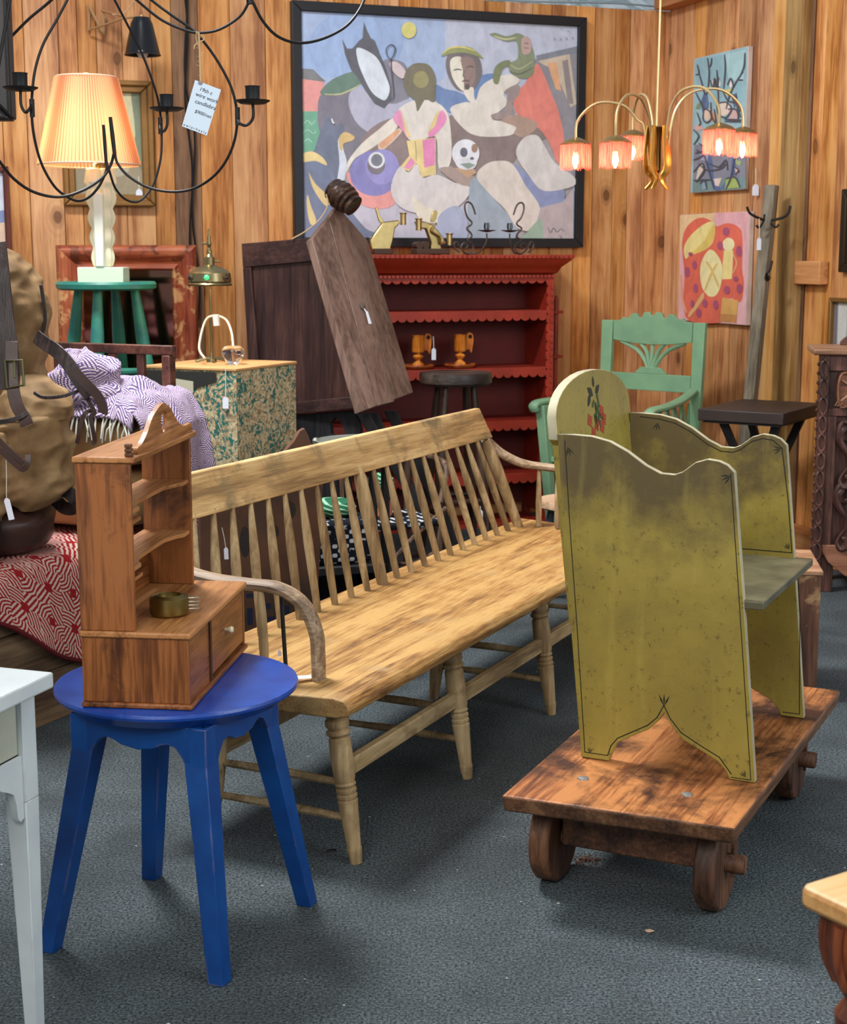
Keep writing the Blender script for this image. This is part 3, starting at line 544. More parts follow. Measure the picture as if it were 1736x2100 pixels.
# ---- things on top of the cabinet
zt=1.507
def catbrass(px,label,kind):
    o=thing('brass_sconce',label,'sconce',cabw(cabx(px,.02,0),.02,zt+.002),WA)
    bm_=metal('polished_brass',(200,178,120),.30,1,.55)
    k=.00305; b=PW(px,530,cabw(0,.02,0),n_)
    def Q(x,y): 
        q=PW(740+x/3.472,400+y/3.472,cabw(0,.02,0),n_); d=q-Vector(o.location); return (d.x*math.cos(WA)+d.y*math.sin(WA),q.z-zt)
    if kind==0:
        body=[(150,195),(262,180),(270,205),(235,240),(225,300),(215,345),(200,395),(185,420),(80,415),(60,370),(58,325),(105,255)]
        tail=[(100,92),(120,100),(135,150),(155,180),(155,200),(130,195),(112,140)]; cups=[(290,175)]
    else:
        body=[(378,190),(460,195),(500,215),(535,250),(575,300),(590,330),(560,360),(570,400),(595,400),(560,430),(490,430),(485,370),(490,340),(470,290),(455,245),(400,240)]
        tail=[(510,125),(530,112),(542,130),(532,175),(515,195),(495,190),(500,150)]; cups=[(400,215),(618,320)]
    g=G(); g.prism([Q(*p) for p in body],-.02,.012); g.build('body',bm_,o,bev=.006)
    g=G(); g.prism([(p.x,p.y) for p in crom([Vector((*Q(*p),0)) for p in tail],3,True)],-.004,.006); g.build('tail',bm_,o,bev=.002)
    for c in cups:
        x,z=Q(*c); g=G(); g.lathe([(.016,-.03),(.016,.026),(.021,.03),(.021,.034),(.014,.034),(.012,0)],18,0,T(x,-.022,z)); g.build('candle_cup',bm_,o)
    if kind:
        g=G(); g.tube(crom([(*[Q(520,200)[0]],-.03,Q(520,200)[1]),(Q(490,260)[0],-.035,Q(490,260)[1]),(Q(540,300)[0],-.04,Q(540,300)[1]),(Q(550,350)[0],-.035,Q(550,350)[1]),(Q(585,340)[0],-.03,Q(585,340)[1])],5),.006,7); g.build('twisted_rod',bm_,o)
    x,z=Q(140 if kind==0 else 500,440); g=G(); g.box(x-(.05 if kind==0 else .1),x+(.05 if kind==0 else .09),-.05,.05,0,.03); g.build('base',metal('dull_iron',(84,64,52),.6,.5),o,bev=.004)
    if kind:
        for k in (0,1): g=G(); g.lathe([(.018,-.05),(.02,.03)],14,0,T(Q(405+45*k,430)[0],0,.048,PI/2)); g.build('roller',metal('dull_iron',(84,64,52),.6,.5),o)
    return o
catbrass(795,'bent sheet-brass sconce with one candle cup, left end of the cabinet top',0)
catbrass(892,'bent sheet-brass sconce with two candle cups and a twisted rod',1)
for px0,mir,lab in ((969,1,'left wrought iron candle holder with curled feet on the red cabinet'),(1056,-1,'right wrought iron candle holder with curled feet on the red cabinet')):
    o=thing('iron_candle_holder',lab,'candlestick',cabw(cabx(px0,-.02,0),-.02,zt),WA,'iron candle holders on the red cabinet')
    ir=metal('grey_iron',(88,78,70),.5,.6,.4)
    sx=.0029*mir
    # drawn from the left holder: (x,y) crop units about x=780, base y=455
    def q(x,y): return Vector(((x-795)*.00079*mir,0,(455-y)*.00079))
    g=G(); g.tube([p for p in crom([q(812,185),q(790,125),q(762,102),q(738,112),q(735,150),q(755,205),(q(785,235)),q(780,255),q(752,272),q(755,290),q(780,310),q(785,335),q(755,355),q(770,370)],5)],.0048,7); g.build('stem',ir,o)
    g=G(); sp=[q(770,365),q(795,390),q(795,425),q(760,448),q(720,430),q(712,395),q(735,375),q(755,392),q(748,412),q(735,410)]; g.tube(crom(sp,5),.0048,7); g.tube(crom([q(700,440),q(665,415),q(658,380),q(680,368),q(692,390),q(720,430)],5),.0045,7); g.build('scroll_foot',ir,o)
    g=G(); g.tube(crom([q(745,452)+Vector((0,.012,0)),q(820,440)+Vector((0,-.03,0)),q(855,395)+Vector((0,-.05,0)),q(868,350)+Vector((0,-.055,0)),q(868,312)+Vector((0,-.055,0))],5),.0042,7); g.build('arm',ir,o)
    c=q(868,305)+Vector((0,-.055,0)); g=G(); g.lathe([(.004,0),(.022,.003),(.05,.01),(.05,.012),(.02,.007),(.004,.006)],20,0,T(*c)); g.build('drip_pan',iron,o)
    g=G(); 
    for k in range(7):
        a=2*PI*k/7; g.tube([(c.x+.008*math.cos(a),c.y+.008*math.sin(a),c.z+.006),(c.x+.014*math.cos(a),c.y+.014*math.sin(a),c.z+.03),(c.x+.011*math.cos(a),c.y+.011*math.sin(a),c.z+.05)],.0028,5)
    g.build('candle_cage',iron,o)
# ================================================================== LONG SPINDLE-BACK BENCH
OB=(-.179,3.594)
seatw=wood('bench_seat',(100,66,34),(154,112,60),(182,144,86),'x',2.2,.55,.4,stain=(4.0,(164,136,92),.56,.78),grain=1.3)
bw=wood('bench_worn',(116,92,62),(160,134,94),(188,164,124),'z',1.4,.65,.3,stain=(9,(132,108,74),.5,.66))
bwx=wood('bench_worn',(116,92,62),(160,134,94),(188,164,124),'x',1.4,.65,.3,stain=(9,(132,108,74),.5,.66))
railw=wood('bench_rail',(132,102,64),(182,146,94),(206,174,122),'x',1.4,.6,.3,stain=(6,(126,108,76),.50,.66))
grey=wood('bench_arm',(92,74,58),(136,112,88),(176,156,128),'y',1.6,.55,.35)
P=thing('spindle_bench','long natural wood spindle-back bench with turned legs, in the middle of the room','bench',(OB[0],OB[1],0),UD)
prof=[(-.045,.415),(-.04,.395),(-.01,.388),(.06,.385),(.5,.385),(.555,.40),(.555,.432),(.54,.44),(.46,.436),(.36,.430),(.2,.428),(.06,.436),(0,.438),(-.03,.434)]
g=G(); g.prism([(y+.02,z) for y,z in prof],-.055,2.52,'x'); g.build('seat',seatw,P,bev=.004)
def legprof(h): # turned front leg
    R=[(.013,0),(.017,.035),(.0175,.04),(.016,.045),(.0225,.155),(.0235,.165),(.020,.168),(.0235,.174),(.0235,.180),(.020,.183),(.0235,.19),(.0235,.196),(.020,.199),(.024,.207),(.0215,.213),(.0245,.225),(.026,.27),(.0245,.325),(.020,.330),(.027,.338),(.027,.346),(.021,.350),(.027,.360),(.0275,.372),(.022,.380),(.026,.388),(.022,.394),(.020,.399)]
    k=h/.399; return [(r*1.12,z*k) for r,z in R]
for x in (0,.69,1.38,2.07+.33*0+.36):
    x_=x if x<2 else 2.40
    g=G(); g.lathe(legprof(.395),20,0,along((x_,-.012,0),(x_,.045,.40))); g.build('front_leg',bw,P)
    g=G(); g.lathe([(.016,0),(.026,.14),(.028,.22),(.024,.40)],14,0,along((x_,.42,0),(x_,.38,.40))); g.build('rear_leg',bw,P)
    for z in (.115,.205):
        g=G(); g.tube([(x_,-.0+.13*z,z),(x_,.2,z+.002),(x_,.42-.1*z,z)],[.009,.0125,.009],9); g.build('side_rung',bwx,P)
for a,b in ((0,.69),(.69,1.38),(1.38,2.40)):
    for y,z in ((.028,.235),(.405,.235)):
        g=G(); g.box(a+.02,b-.02,y-.012,y+.012,z-.022,z+.022); g.build('stretcher',bwx,P,bev=.003)
# back
g=G()
xc=1.158
def rail(a,b):
    pass
g.hull([(xc-1.10,.575,.80),(xc+1.10,.575,.80),(xc+1.10,.598,.80),(xc-1.10,.598,.80)],[(xc-1.09,.622,.915),(xc+1.075,.622,.915),(xc+1.075,.645,.915),(xc-1.09,.645,.915)])
g.build('crest_rail',railw,P,bev=.004)
for k in range(-11,12):
    xf=xc+k*.1085; xt=xc+k*.0955
    if k in (-11,0,11):
        if abs(k)==11: xt=xc+k*.0945
        g=G(); A=Vector((xf,.50,.432));B=Vector((xt,.59,.82)); g.lathe([(.019,0),(.020,.1),(.0235,.27),(.021,.36),(.014,.40)],14,0,along(A,B)); g.build('back_post',bw,P)
    else:
        g=G(); A=Vector((xf,.50,.432));B=Vector((xt,.586,.812)); L=(B-A).length; g.lathe([(.0105,0),(.0118,L*.15),(.0145,L*.55),(.013,L*.68),(.0065,L)],12,0,along(A,B)); g.build('spindle',bw,P)
# arms
for sx,xa in ((-1,0),(1,2.40)):
    X=lambda a: xa+a*(-sx)*0
    if sx<0: pts=[(.075,.605,.745),(.06,.55,.70),(.055,.45,.677),(.055,.33,.672),(.062,.24,.668),(.075,.175,.63),(.085,.145,.56),(.09,.142,.50),(.092,.142,.430)]
    else: pts=[(2.235,.605,.80),(2.30,.56,.735),(2.37,.50,.69),(2.42,.42,.672),(2.43,.33,.667),(2.43,.24,.665),(2.43,.16,.63),(2.43,.13,.56),(2.43,.128,.49),(2.43,.128,.430)]
    g=G(); C=crom(pts,6); g.tube(C,[.026]*len(C),10,flat=(1.0,.62),up=(1,0,0)); g.build('arm',grey,P)
g=G(); g.lathe([(.009,0),(.0125,.08),(.012,.16),(.007,.245)],12,0,along((.05,.275,.432),(.05,.285,.672))); g.build('arm_spindle',bw,P)
o_=G(); o_.tube([(.055,.215,.432),(.055,.228,.668)],.0055,6); o_.build('iron_rod',iron,P)
for y in (.435,.355):
    g=G(); g.lathe([(.011,0),(.0125,.09),(.010,.16),(.006,.242)],12,0,along((2.40,y,.434),(2.42,y+.01,.670))); g.build('arm_spindle',bw,P)
# ================================================================== CART AND YELLOW SETTLE
OC=(.177,3.335)
cartw=wood('cart_deck',(78,42,24),(138,80,42),(178,116,66),'x',1.6,.5,.4,stain=(4.5,(60,33,20),.47,.62),grain=1.6)
cartd=wood('cart_dark',(50,32,22),(84,54,36),(118,80,54),'x',1.5,.6,.3)
cartdz=wood('cart_dark',(50,32,22),(84,54,36),(118,80,54),'z',1.5,.6,.3)
P=thing('wooden_cart','low wooden platform cart on four solid wood wheels, under the yellow settle','cart',(OC[0],OC[1],0),UD); CART=P
g=G(); g.hull([(.02,.0,.225),(.05,-.535,.225),(1.215,-.545,.225),(1.20,.02,.225)],[(0.003,.0,.27),(.035,-.54,.27),(1.22,-.552,.27),(1.205,.02,.27)]); g.mi=[1,0,1,1,1,1]; g.build('deck',[cartw,wood('cart_edge',(62,42,30),(98,66,44),(130,92,64),'x',1.4,.6,.4)],P,bev=.008)
for xw in (.215,1.03):
    for yw in (-.055,-.455):
        w=G(); w.lathe([(.018,-.024),(.108,-.026),(.114,-.02),(.115,0),(.114,.02),(.108,.026),(.018,.024)],36,0,T(xw,yw,.113,PI/2)); wo=w.build('wheel',cartdz,P,bev=.002)
    a=G(); a.lathe([(.021,-.524),(.023,-.520),(.023,-.034),(.021,-.030)],14,0,T(xw,0,.113,-PI/2)); a.build('axle',cartdz,P)
    a=G(); a.box(xw-.035,xw+.035,-.425,-.087,.10,.224); a.build('bolster',cartd,P,bev=.004)
    for yy in (-.494,):
        a=G(); a.box(xw-.004,xw+.004,yy-.004,yy+.004,.08,.16); a.build('linch_pin',cartd,P)
for bx,by in ((.192,-.134),(.192,-.388),(1.03,-.13),(1.03,-.42)):
    a=G(); a.lathe([(.014,0),(.013,.003),(.006,.005)],14,0,T(bx,by,.270)); a.build('bolt_head',metal('steel_dull',(150,146,140),.5,.7),P)
yel=None
def ochre(name,axis):
    t=NT(name); v=t.vec(); 
    a=t.noise(v,2.6,5,.62,.4); b=t.noise(v,60,6,.75); d=t.noise(v,9,5,.6); gz=t.sep(t.tc.outputs['Object'])[2]
    c=t.ramp(a,[(.3,lin((164,146,68))),(.5,lin((148,130,56))),(.72,lin((124,108,52)))])
    top=t.math('ADD',gz,t.math('MULTIPLY',t.math('SUBTRACT',d,.5),.6 if name=='ochre_paint' else .4))
    c=t.mix(t.math('MULTIPLY',t.step(top,.80 if name=='ochre_paint' else 1.10,1.04 if name=='ochre_paint' else 1.3),.85),c,lin((82,68,46)))
    c=t.mix(t.math('MULTIPLY',t.step(b,.57,.66),.8),c,lin((92,76,36)))
    c=t.mix(t.math('MULTIPLY',t.step(t.noise(t.map(v,(1,1,.12)),26,4,.6),.58,.72),.18),c,lin((186,168,84)))
    t.bump(b,.18,.003); return t.fin(c,.42,0,.4)
yel=ochre('ochre_paint','z')
edge=paint('worn_edge',(176,168,138),(104,88,56),.45,.6)
liner=flat('liner_black',(34,34,22),.6,.02)
P=thing('yellow_settle','ochre yellow painted high-sided settle with black line trim, standing on the cart','settle',(OC[0],OC[1],0),UD)
def panel(x0,x1):
    outl=[(-.078,.272),(-.150,.272),(-.157,.295),(-.170,.322),(-.205,.342),(-.249,.366),(-.272,.39),(-.287,.413),(-.305,.385),(-.335,.352),(-.383,.330),(-.42,.312),(-.442,.29),(-.450,.271),(-.512,.271),
          (-.470,.70),(-.437,1.008),(-.420,1.024),(-.40,1.032),(-.373,1.035),(-.345,1.026),(-.315,1.002),(-.295,.994),(-.262,.995),(-.225,1.012),(-.18,1.042),(-.135,1.064),(-.09,1.074),(-.04,1.076),(-.003,1.075),(-.02,.85)]
    g=G(); g.prism([(y,z) for y,z in outl],x0,x1,'x')
    for i,f in enumerate(g.f):
        if len(f)==4:
            z=sum(g.v[k].z for k in f)/4; y=sum(g.v[k].y for k in f)/4
            if z>.98 or y<-.44: g.mi[i]=1
    return g.build('side_panel',[yel,edge],P,bev=.002)
xn,xf=.335,.895
pn=panel(xn,xn+.022); pf=panel(xf,xf+.022)
def strip(pts,x,w,par,name='painted_line',closed=False):
    C=pts; g=G(); n=len(C)
    for i in range(n-1):
        a=Vector(C[i]);b=Vector(C[i+1]); d=(b-a).normalized(); k=Vector((-d.y,d.x))*w/2; a=a-d*w*.3; b=b+d*w*.3
        g.add([(x,*(a+k)),(x,*(b+k)),(x,*(b-k)),(x,*(a-k))],[(0,1,2,3)])
    return g.build(name,liner,par,smooth=False)
xs=xn-.0004
strip([(-.022,1.06),(-.04,.84),(-.062,.6),(-.088,.286),(-.147,.286)],xs,.0022,pn)
strip([(-.147,.286),(-.155,.312),(-.172,.334),(-.205,.353),(-.247,.377),(-.27,.4),(-.286,.432),(-.302,.402),(-.33,.37),(-.383,.342),(-.425,.322),(-.455,.285)],xs,.0026,pn)
strip([(-.455,.277),(-.502,.277),(-.46,.70),(-.429,1.005)],xs,.0020,pn)
def sprig(x,y,z,s,ang,par,n=3):
    for k in range(n):
        a=ang+(k-(n-1)/2)*.45; s_=s*.8; d=Vector((math.cos(a),math.sin(a)))*.8; e=Vector((-d.y,d.x))*.7
        g=G(); p0=Vector((y,z)); g.add([(x,*(p0)),(x,*(p0+d*s*.5+e*s*.1)),(x,*(p0+d*s)),(x,*(p0+d*s*.5-e*s*.1))],[(0,1,2,3)]); g.build('painted_sprig',liner,par,smooth=False)
sprig(xs,-.03,1.045,.03,-1.9,pn); sprig(xs,-.430,1.0,.032,-.5,pn); sprig(xs,-.10,.285,.022,1.7,pn); sprig(xs,-.49,.282,.024,.9,pn); sprig(xs,-.286,.43,.04,PI/2,pn)
xs2=xf-.0004
strip([(-.035,1.066),(-.09,1.062),(-.135,1.052),(-.18,1.030),(-.225,1.0),(-.262,.983),(-.295,.982),(-.315,.990),(-.345,1.014),(-.373,1.023),(-.40,1.02),(-.425,1.0),(-.447,.86),(-.462,.722),(-.03,.722)],xs2,.0026,pf)
sprig(xs2,-.085,1.052,.03,-1.4,pf); sprig(xs2,-.424,1.0,.032,-.3,pf); sprig(xs2,-.455,.73,.026,1.0,pf)
strip([(-.48,.66),(-.49,.56),(-.50,.282),(-.456,.282)],xs2,.0022,pf)
g=G(); g.box(xn+.005,xf+.018,-.515,-.03,.688,.708); g.build('seat',[paint('seat_olive',(108,102,76),(84,78,52),.4,.4,.3)],P,bev=.003)
g=G(); g.box(xn+.022,xf,-.44,-.42,.65,.688); g.build('seat_rail',yel,P)
# back with arched crest (leans back a little)
g=G(); xm=(xn+xf+.022)/2; hw=(xf+.022-xn)/2
pts=[(xn+.0225,.60),(xf-.0005,.60),(xf-.0005,1.045),(xf+.02,1.06)]
for k in range(1,18): a=PI*k/18; pts.append((xm+math.cos(a)*hw,1.085+math.sin(a)**.8*.125))
pts+=[(xn+.002,1.06),(xn+.0225,1.045)]
M_=Matrix.Shear('XY',4,(0,0)) if False else Matrix.Identity(4)
g.prism(pts,0,.024,'y')
for p in g.v: p.y+= -.045+(p.z-.70)*.115
for i,f in enumerate(g.f):
    if len(f)==4:
        z=sum(g.v[k].z for k in f)/4
        if z>1.06: g.mi[i]=1
bk=g.build('back_panel',[ochre('ochre_back','z'),edge],P,bev=.002)
fcol={'d':flat('flower_dark',(48,52,44),.6,.05),'r':flat('flower_red',(168,70,44),.6,.05),'g':flat('flower_green',(70,84,50),.6,.05)}
def bp_(x,z): return (x,-.0455+(z-.70)*.115-.0006,z)
rf=random.Random(4)
def leaf(x,z,l,w,a,c,par):
    d=Vector((math.cos(a),math.sin(a)));e=Vector((-d.y,d.x)); p=Vector((x,z)); q=[p,p+d*l*.35+e*w,p+d*l*.7+e*w*.7,p+d*l,p+d*l*.7-e*w*.7,p+d*l*.35-e*w]
    g=G(); g.add([bp_(*k) for k in q],[list(range(6))]); g.build('painted_leaf',fcol[c],par,smooth=False)
leaf(xm,1.165,.03,.008,PI/2,'d',bk); leaf(xm-.01,1.145,.045,.012,2.6,'d',bk); leaf(xm+.01,1.15,.04,.01,.5,'d',bk); leaf(xm-.03,1.15,.04,.01,-2.3,'d',bk); leaf(xm,1.13,.04,.006,-PI/2+.2,'g',bk)
for k in range(5): leaf(xm+.02*math.sin(k*2),1.10-.0*k,.045,.006,-1.9+k*.25+.3,'g',bk)
for dx,dz in ((-.05,1.085),(.045,1.10),(-.03,1.05),(.04,1.06),(.0,1.07),(.06,1.08)):
    for k in range(4): leaf(xm+dx,dz,.02,.009,k*1.57+.4,'r',bk)
    leaf(xm+dx*.5,dz+.03,.03,.007,1.2+dx*10,'g',bk)
# ================================================================== BLUE TABLE
blue=paint('blue_paint',(24,70,158),(110,120,170),.12,.30,.14,2.0,(18,56,138),.10,.5)
blued=paint('blue_paint_dull',(8,70,138),(150,120,100),.13,.42,.2,1.2,(6,56,118))
bc=Vector((-.548,3.255,0)); e1=math.atan2(.931,.365)
P=thing('blue_table','round blue painted side table with four splayed legs, under the hooded wooden box','table',bc,e1)
g=G(); g.lathe([(.235,.532),(.252,.545),(.267,.556),(.269,.562),(.267,.568),(.261,.570),(.001,.570)],72,0); g.build('tabletop',blue,P)
a=.158; off=Vector((-.055,-.0)) # apron square centre
ox,oy=-.024,-.012
def apron(p,q):
    p=Vector(p);q=Vector(q); L=(q-p).length; pts=[(0,.531),(L,.531),(L,.435),(L-.03,.432)]
    def bez(t): return t
    right=[(L-.038,.437),(L-.05,.462),(L-.066,.482),(L-.085,.488),(L-.10,.484),(L-.118,.475),(L/2,.468)]
    left=[(L-x,z) for x,z in right[:-1]][::-1]
    pts+=right+left+[(.03,.432),(0,.435)]
    g=G(); g.prism(pts,-.008,.010,'y',0,Matrix.LocRotScale(Vector((p.x,p.y,0)),__import__('mathutils').Euler((0,0,math.atan2(q.y-p.y,q.x-p.x))),None)); g.build('apron',blued,P,bev=.002)
C4=[(ox-a,oy-a),(ox+a,oy-a),(ox+a,oy+a),(ox-a,oy+a)]
for i in range(4): apron(C4[i],C4[(i+1)%4])
for cx_,cy_ in C4:
    sx=1 if cx_>ox else -1; sy=1 if cy_>oy else -1; g=G(); g.box(*sorted((cx_-sx*.034,cx_+sx*.0086)),*sorted((cy_-sy*.034,cy_+sy*.0086)),.430,.5305); g.build('corner_block',blued,P,bev=.002)
fx=.222
for sx,sy in ((-1,-1),(1,-1),(1,1),(-1,1)):
    tx,ty=ox+sx*(a-.022),oy+sy*(a-.022); bx,by=ox+sx*fx,oy+sy*fx
    w1,w2=.0275,.0185
    q=lambda cx,cy,w,z:[(cx-w,cy-w,z),(cx+w,cy-w,z),(cx+w,cy+w,z),(cx-w,cy+w,z)]
    g=G(); g.hull(q(bx-sx*.012,by-sy*.012,w2,0),q(tx-sx*.004,ty-sy*.004,w1,.5)); g.hull(q(tx-sx*.004,ty-sy*.004,w1,.50),q(tx-sx*.008,ty-sy*.008,w1,.531)) if 0 else None
    g.build('leg',blued,P,bev=.002)
# ================================================================== HOODED WOODEN DESK BOX
hw_=wood('hutch_wood',(66,34,15),(110,62,28),(146,88,44),'z',1.6,.42,.25,stain=(7,(54,28,14),.56,.70),knots=.15,grain=1.4)
hwx=wood('hutch_wood',(66,34,15),(110,62,28),(146,88,44),'x',1.6,.42,.25,stain=(7,(54,28,14),.58,.72),grain=1.4)
hlt=wood('hutch_top',(98,58,28),(142,90,48),(172,118,70),'x',1.6,.40,.25,grain=1.4)
hdir=math.atan2(.994,.11)
P=thing('wooden_desk_box','brown wooden shelf box with scalloped crest, shelves and a drawer, on the blue table','shelf box',(-.484,3.025,.5705),hdir); HB=P
# local x along the drawer front (away), y to the left, z up ; footprint .52 x .225
L_,D_=.505,.228
g=G(); g.box(-.006,L_+.008,-.006,D_+.003,0,.012); g.build('base_moulding',hwx,P,bev=.004)
g=G(); each([(0,.012,0,D_,.012,.15),(L_-.012,L_,0,D_,.012,.15)],'end_board',hw_,P,.0015)
g=G(); g.box(.012,.175,.003,.012,.012,.15); g.build('front_board',hwx,P); g=G(); g.box(.012,L_-.012,D_-.012,D_,.012,.15); g.build('rear_board',hwx,P)
dr=G(); dr.box(.19,L_-.016,.001,.013,.022,.146); dro=dr.build('drawer',hwx,P,bev=.0015)
k=G(); k.lathe([(.0035,0),(.004,.006),(.007,.01),(.008,.015),(.006,.019),(.001,.02)],14,0,T(.315,.001,.094,PI/2)); k.build('knob',flat('ivory_knob',(226,212,176),.35,.04),dro)
g=G(); g.box(.176,.189,-.001,.012,.012,.15); g.build('stile',cartdz,P)
g=G(); g.box(-.006,L_+.006,-.006,D_+.003,.1505,.164); g.build('lower_top',[hlt],P,bev=.004)
zl=.1645; zt_=.515
yb0=.112
for x in (0,L_-.014-.03):
    g=G(); g.box(x,x+.012,yb0,D_,zl,zt_) if x==0 else g.box(x,x+.012,yb0,D_,zl,zt_); g.build('side_board',hw_,P,bev=.0015)
g=G(); g.box(.012,L_-.044,D_-.010,D_,zl,zl+.085); g.build('rear_rail',hwx,P,bev=.001)
xe=L_-.0445
for z in (.415,.295):
    y0=yb0+.004; pts=[(.0125,D_-.001),(xe-.001,D_-.001),(xe-.001,y0),(xe-.05,y0),(xe-.07,y0+.012),(xe-.12,y0+.026),(xe-.2,y0+.028),(.14,y0+.026),(.1,y0+.016),(.07,y0),(.0125,y0)]
    g=G(); g.prism(pts,z-.009,z,'z'); g.build('shelf',hlt,P,bev=.0015)
for z in (.393,.273):
    g=G(); g.prism([(.0125,D_-.012),(.06,D_-.012),(.075,D_-.03),(.07,yb0+.05),(.085,yb0+.02),(.08,yb0+.004),(.0125,yb0+.004)],z-.008,z,'z'); g.build('corner_shelf',hlt,P,bev=.001)
g=G(); g.box(-.006,xe+.022,yb0-.012,D_+.004,zt_,zt_+.0125); g.build('hood_top',hlt,P,bev=.003)
cr=[(p.x,p.y) for p in crom([Vector(q+(0,)) for q in [(.045,.0),(.045,.013),(.075,.018),(.115,.036),(.16,.066),(xe-.25,.082),(xe-.22,.087),(xe-.195,.083),(xe-.155,.066),(xe-.11,.036),(xe-.06,.020),(xe-.0,.020),(xe+.012,.018)]],4)]+[(xe+.012,0)]
g=G(); mxc=Matrix.Translation((0,0,zt_+.0125)); 
hx,hz=xe-.215,.046; hole=[(hx+.025*math.cos(2*PI*i/20),hz+.024*math.sin(2*PI*i/20)) for i in range(20)]
# crest with an oval hole: outline bridged to the hole
g.prism(cr,yb0-.004,yb0+.006,'y',0,mxc); cre=g.build('crest',hlt,P,bev=.0); g=G(); g.prism(hole,yb0-.03,yb0+.03,'y',0,mxc); cut(cre,g.build('cutter',hlt,P))
g=G(); 
for i in range(3): g.box(.004,.024-i*.003,yb0-.002,yb0+.012,zt_+.0125+i*.009,zt_+.0205+i*.009)
g.build('crest_scroll',cartdz,P,bev=.002)
# brass measuring cups
def hpt(x,y,z): c,s_=math.cos(hdir),math.sin(hdir); return Vector((-.484+c*x-s_*y,3.025+s_*x+c*y,.5705+z))
q=PZ(346,1262,.5705+.165); 
P=thing('measuring_cups','nested brass measuring cups with stacked flat handles, on the wooden desk box','measuring cups',(q.x,q.y+.01,.5705+.1645),0)
olive=metal('olive_brass',(150,132,78),.38,1,.25)
for i in range(4):
    r=.0425-i*.0045; z0=.003*i+.0005; zt2=.040+i*.0012
    g=G(); g.lathe([(r*.86,z0),(r*.97,z0+.004),(r,z0+.01),(r,zt2),(r-.002,zt2+.0008),(r-.0032,zt2),(r-.0032,z0+.01),(r*.8,z0+.006)],44,0,cap=True); c=g.build('cup',olive,P)
    g=G(); zz=.012+i*.0078; g.box(.040 if i==0 else .0395,.064,-.010,.006,zz,zz+.0035,0,T(0,0,0,0,0,.12)); g.build('handle',metal('nickel',(190,186,166),.3,1,.15),c,bev=.0008)
# ================================================================== WHITE TABLE
wht=paint('white_paint',(200,208,208),(150,130,100),.08,.45,.07,1,(188,196,198)); crm=paint('cream_paint',(188,190,172),(150,136,100),.15,.5)
zt3=.735
c1=PZ(110,1378,zt3); A1=PZ(96,1365,zt3)
P=thing('white_table','white painted table with a drawer and tapered legs at the left edge','table',(c1.x,c1.y,0),math.radians(60.0))
# local x goes away to the upper right; y to the left
g=G(); g.box(-.9,0.0,0,.62,zt3-.032,zt3); tp=g.build('tabletop',wht,P,bev=.004)
g=G(); g.box(-.05-.035,-.05,.026,.061,0,zt3-.033); 
g=G(); w=.046
def tleg(x,y):
    g=G(); g.hull([(x+.006,y+.008,0),(x+.028,y+.008,0),(x+.028,y+.03,0),(x+.006,y+.03,0)],[(x,y,.48),(x+w,y,.48),(x+w,y+w,.48),(x,y+w,.48)]); g.box(x,x+w,y,y+w,.48,zt3-.033); g.build('leg',wht,P,bev=.002)
P.rotation_euler=(0,0,math.radians(-18.7)); P.location=(c1.x,c1.y,0)
tp.data.clear_geometry(); g=G(); g.box(-.62,0,-.55,0,zt3-.030,zt3); vs=[tuple(p) for p in g.v]; tp.data.from_pydata(vs,[],g.f); tp.data.update()
def wleg(x,y):
    w=.044; g=G(); g.hull([(x-w+.014,y-w+.008,0),(x-.004,y-w+.008,0),(x-.004,y-.010,0),(x-w+.014,y-.010,0)],[(x-w,y-w,.50),(x,y-w,.50),(x,y,.50),(x-w,y,.50)]); g.box(x-w,x,y-w,y,.5,zt3-.0305); g.build('leg',wht,P,bev=.002)
for x,y in ((-.026,-.026),(-.026,-.49),(-.56,-.026),(-.56,-.49)): wleg(x,y)
g=G(); g.box(-.045,-.034,-.446,-.0705,.578,.592); g.box(-.045,-.034,-.446,-.0705,.69,.704); g.box(-.52,-.07,-.05,-.035,.56,.70); g.build('apron',wht,P,bev=.001)
g=G(); g.box(-.048,-.037,-.444,-.072,.593,.689); d_=g.build('drawer',crm,P,bev=.001)
br=[(-.0705,.592),(-.0705,.47),(-.083,.466),(-.09,.476),(-.092,.50),(-.10,.525),(-.118,.535),(-.14,.545),(-.16,.565),(-.17,.578),(-.20,.592)]
g=G(); g.prism([(y,z) for y,z in br],-.046,-.03,'x'); g.build('corner_bracket',wht,P,bev=.001)
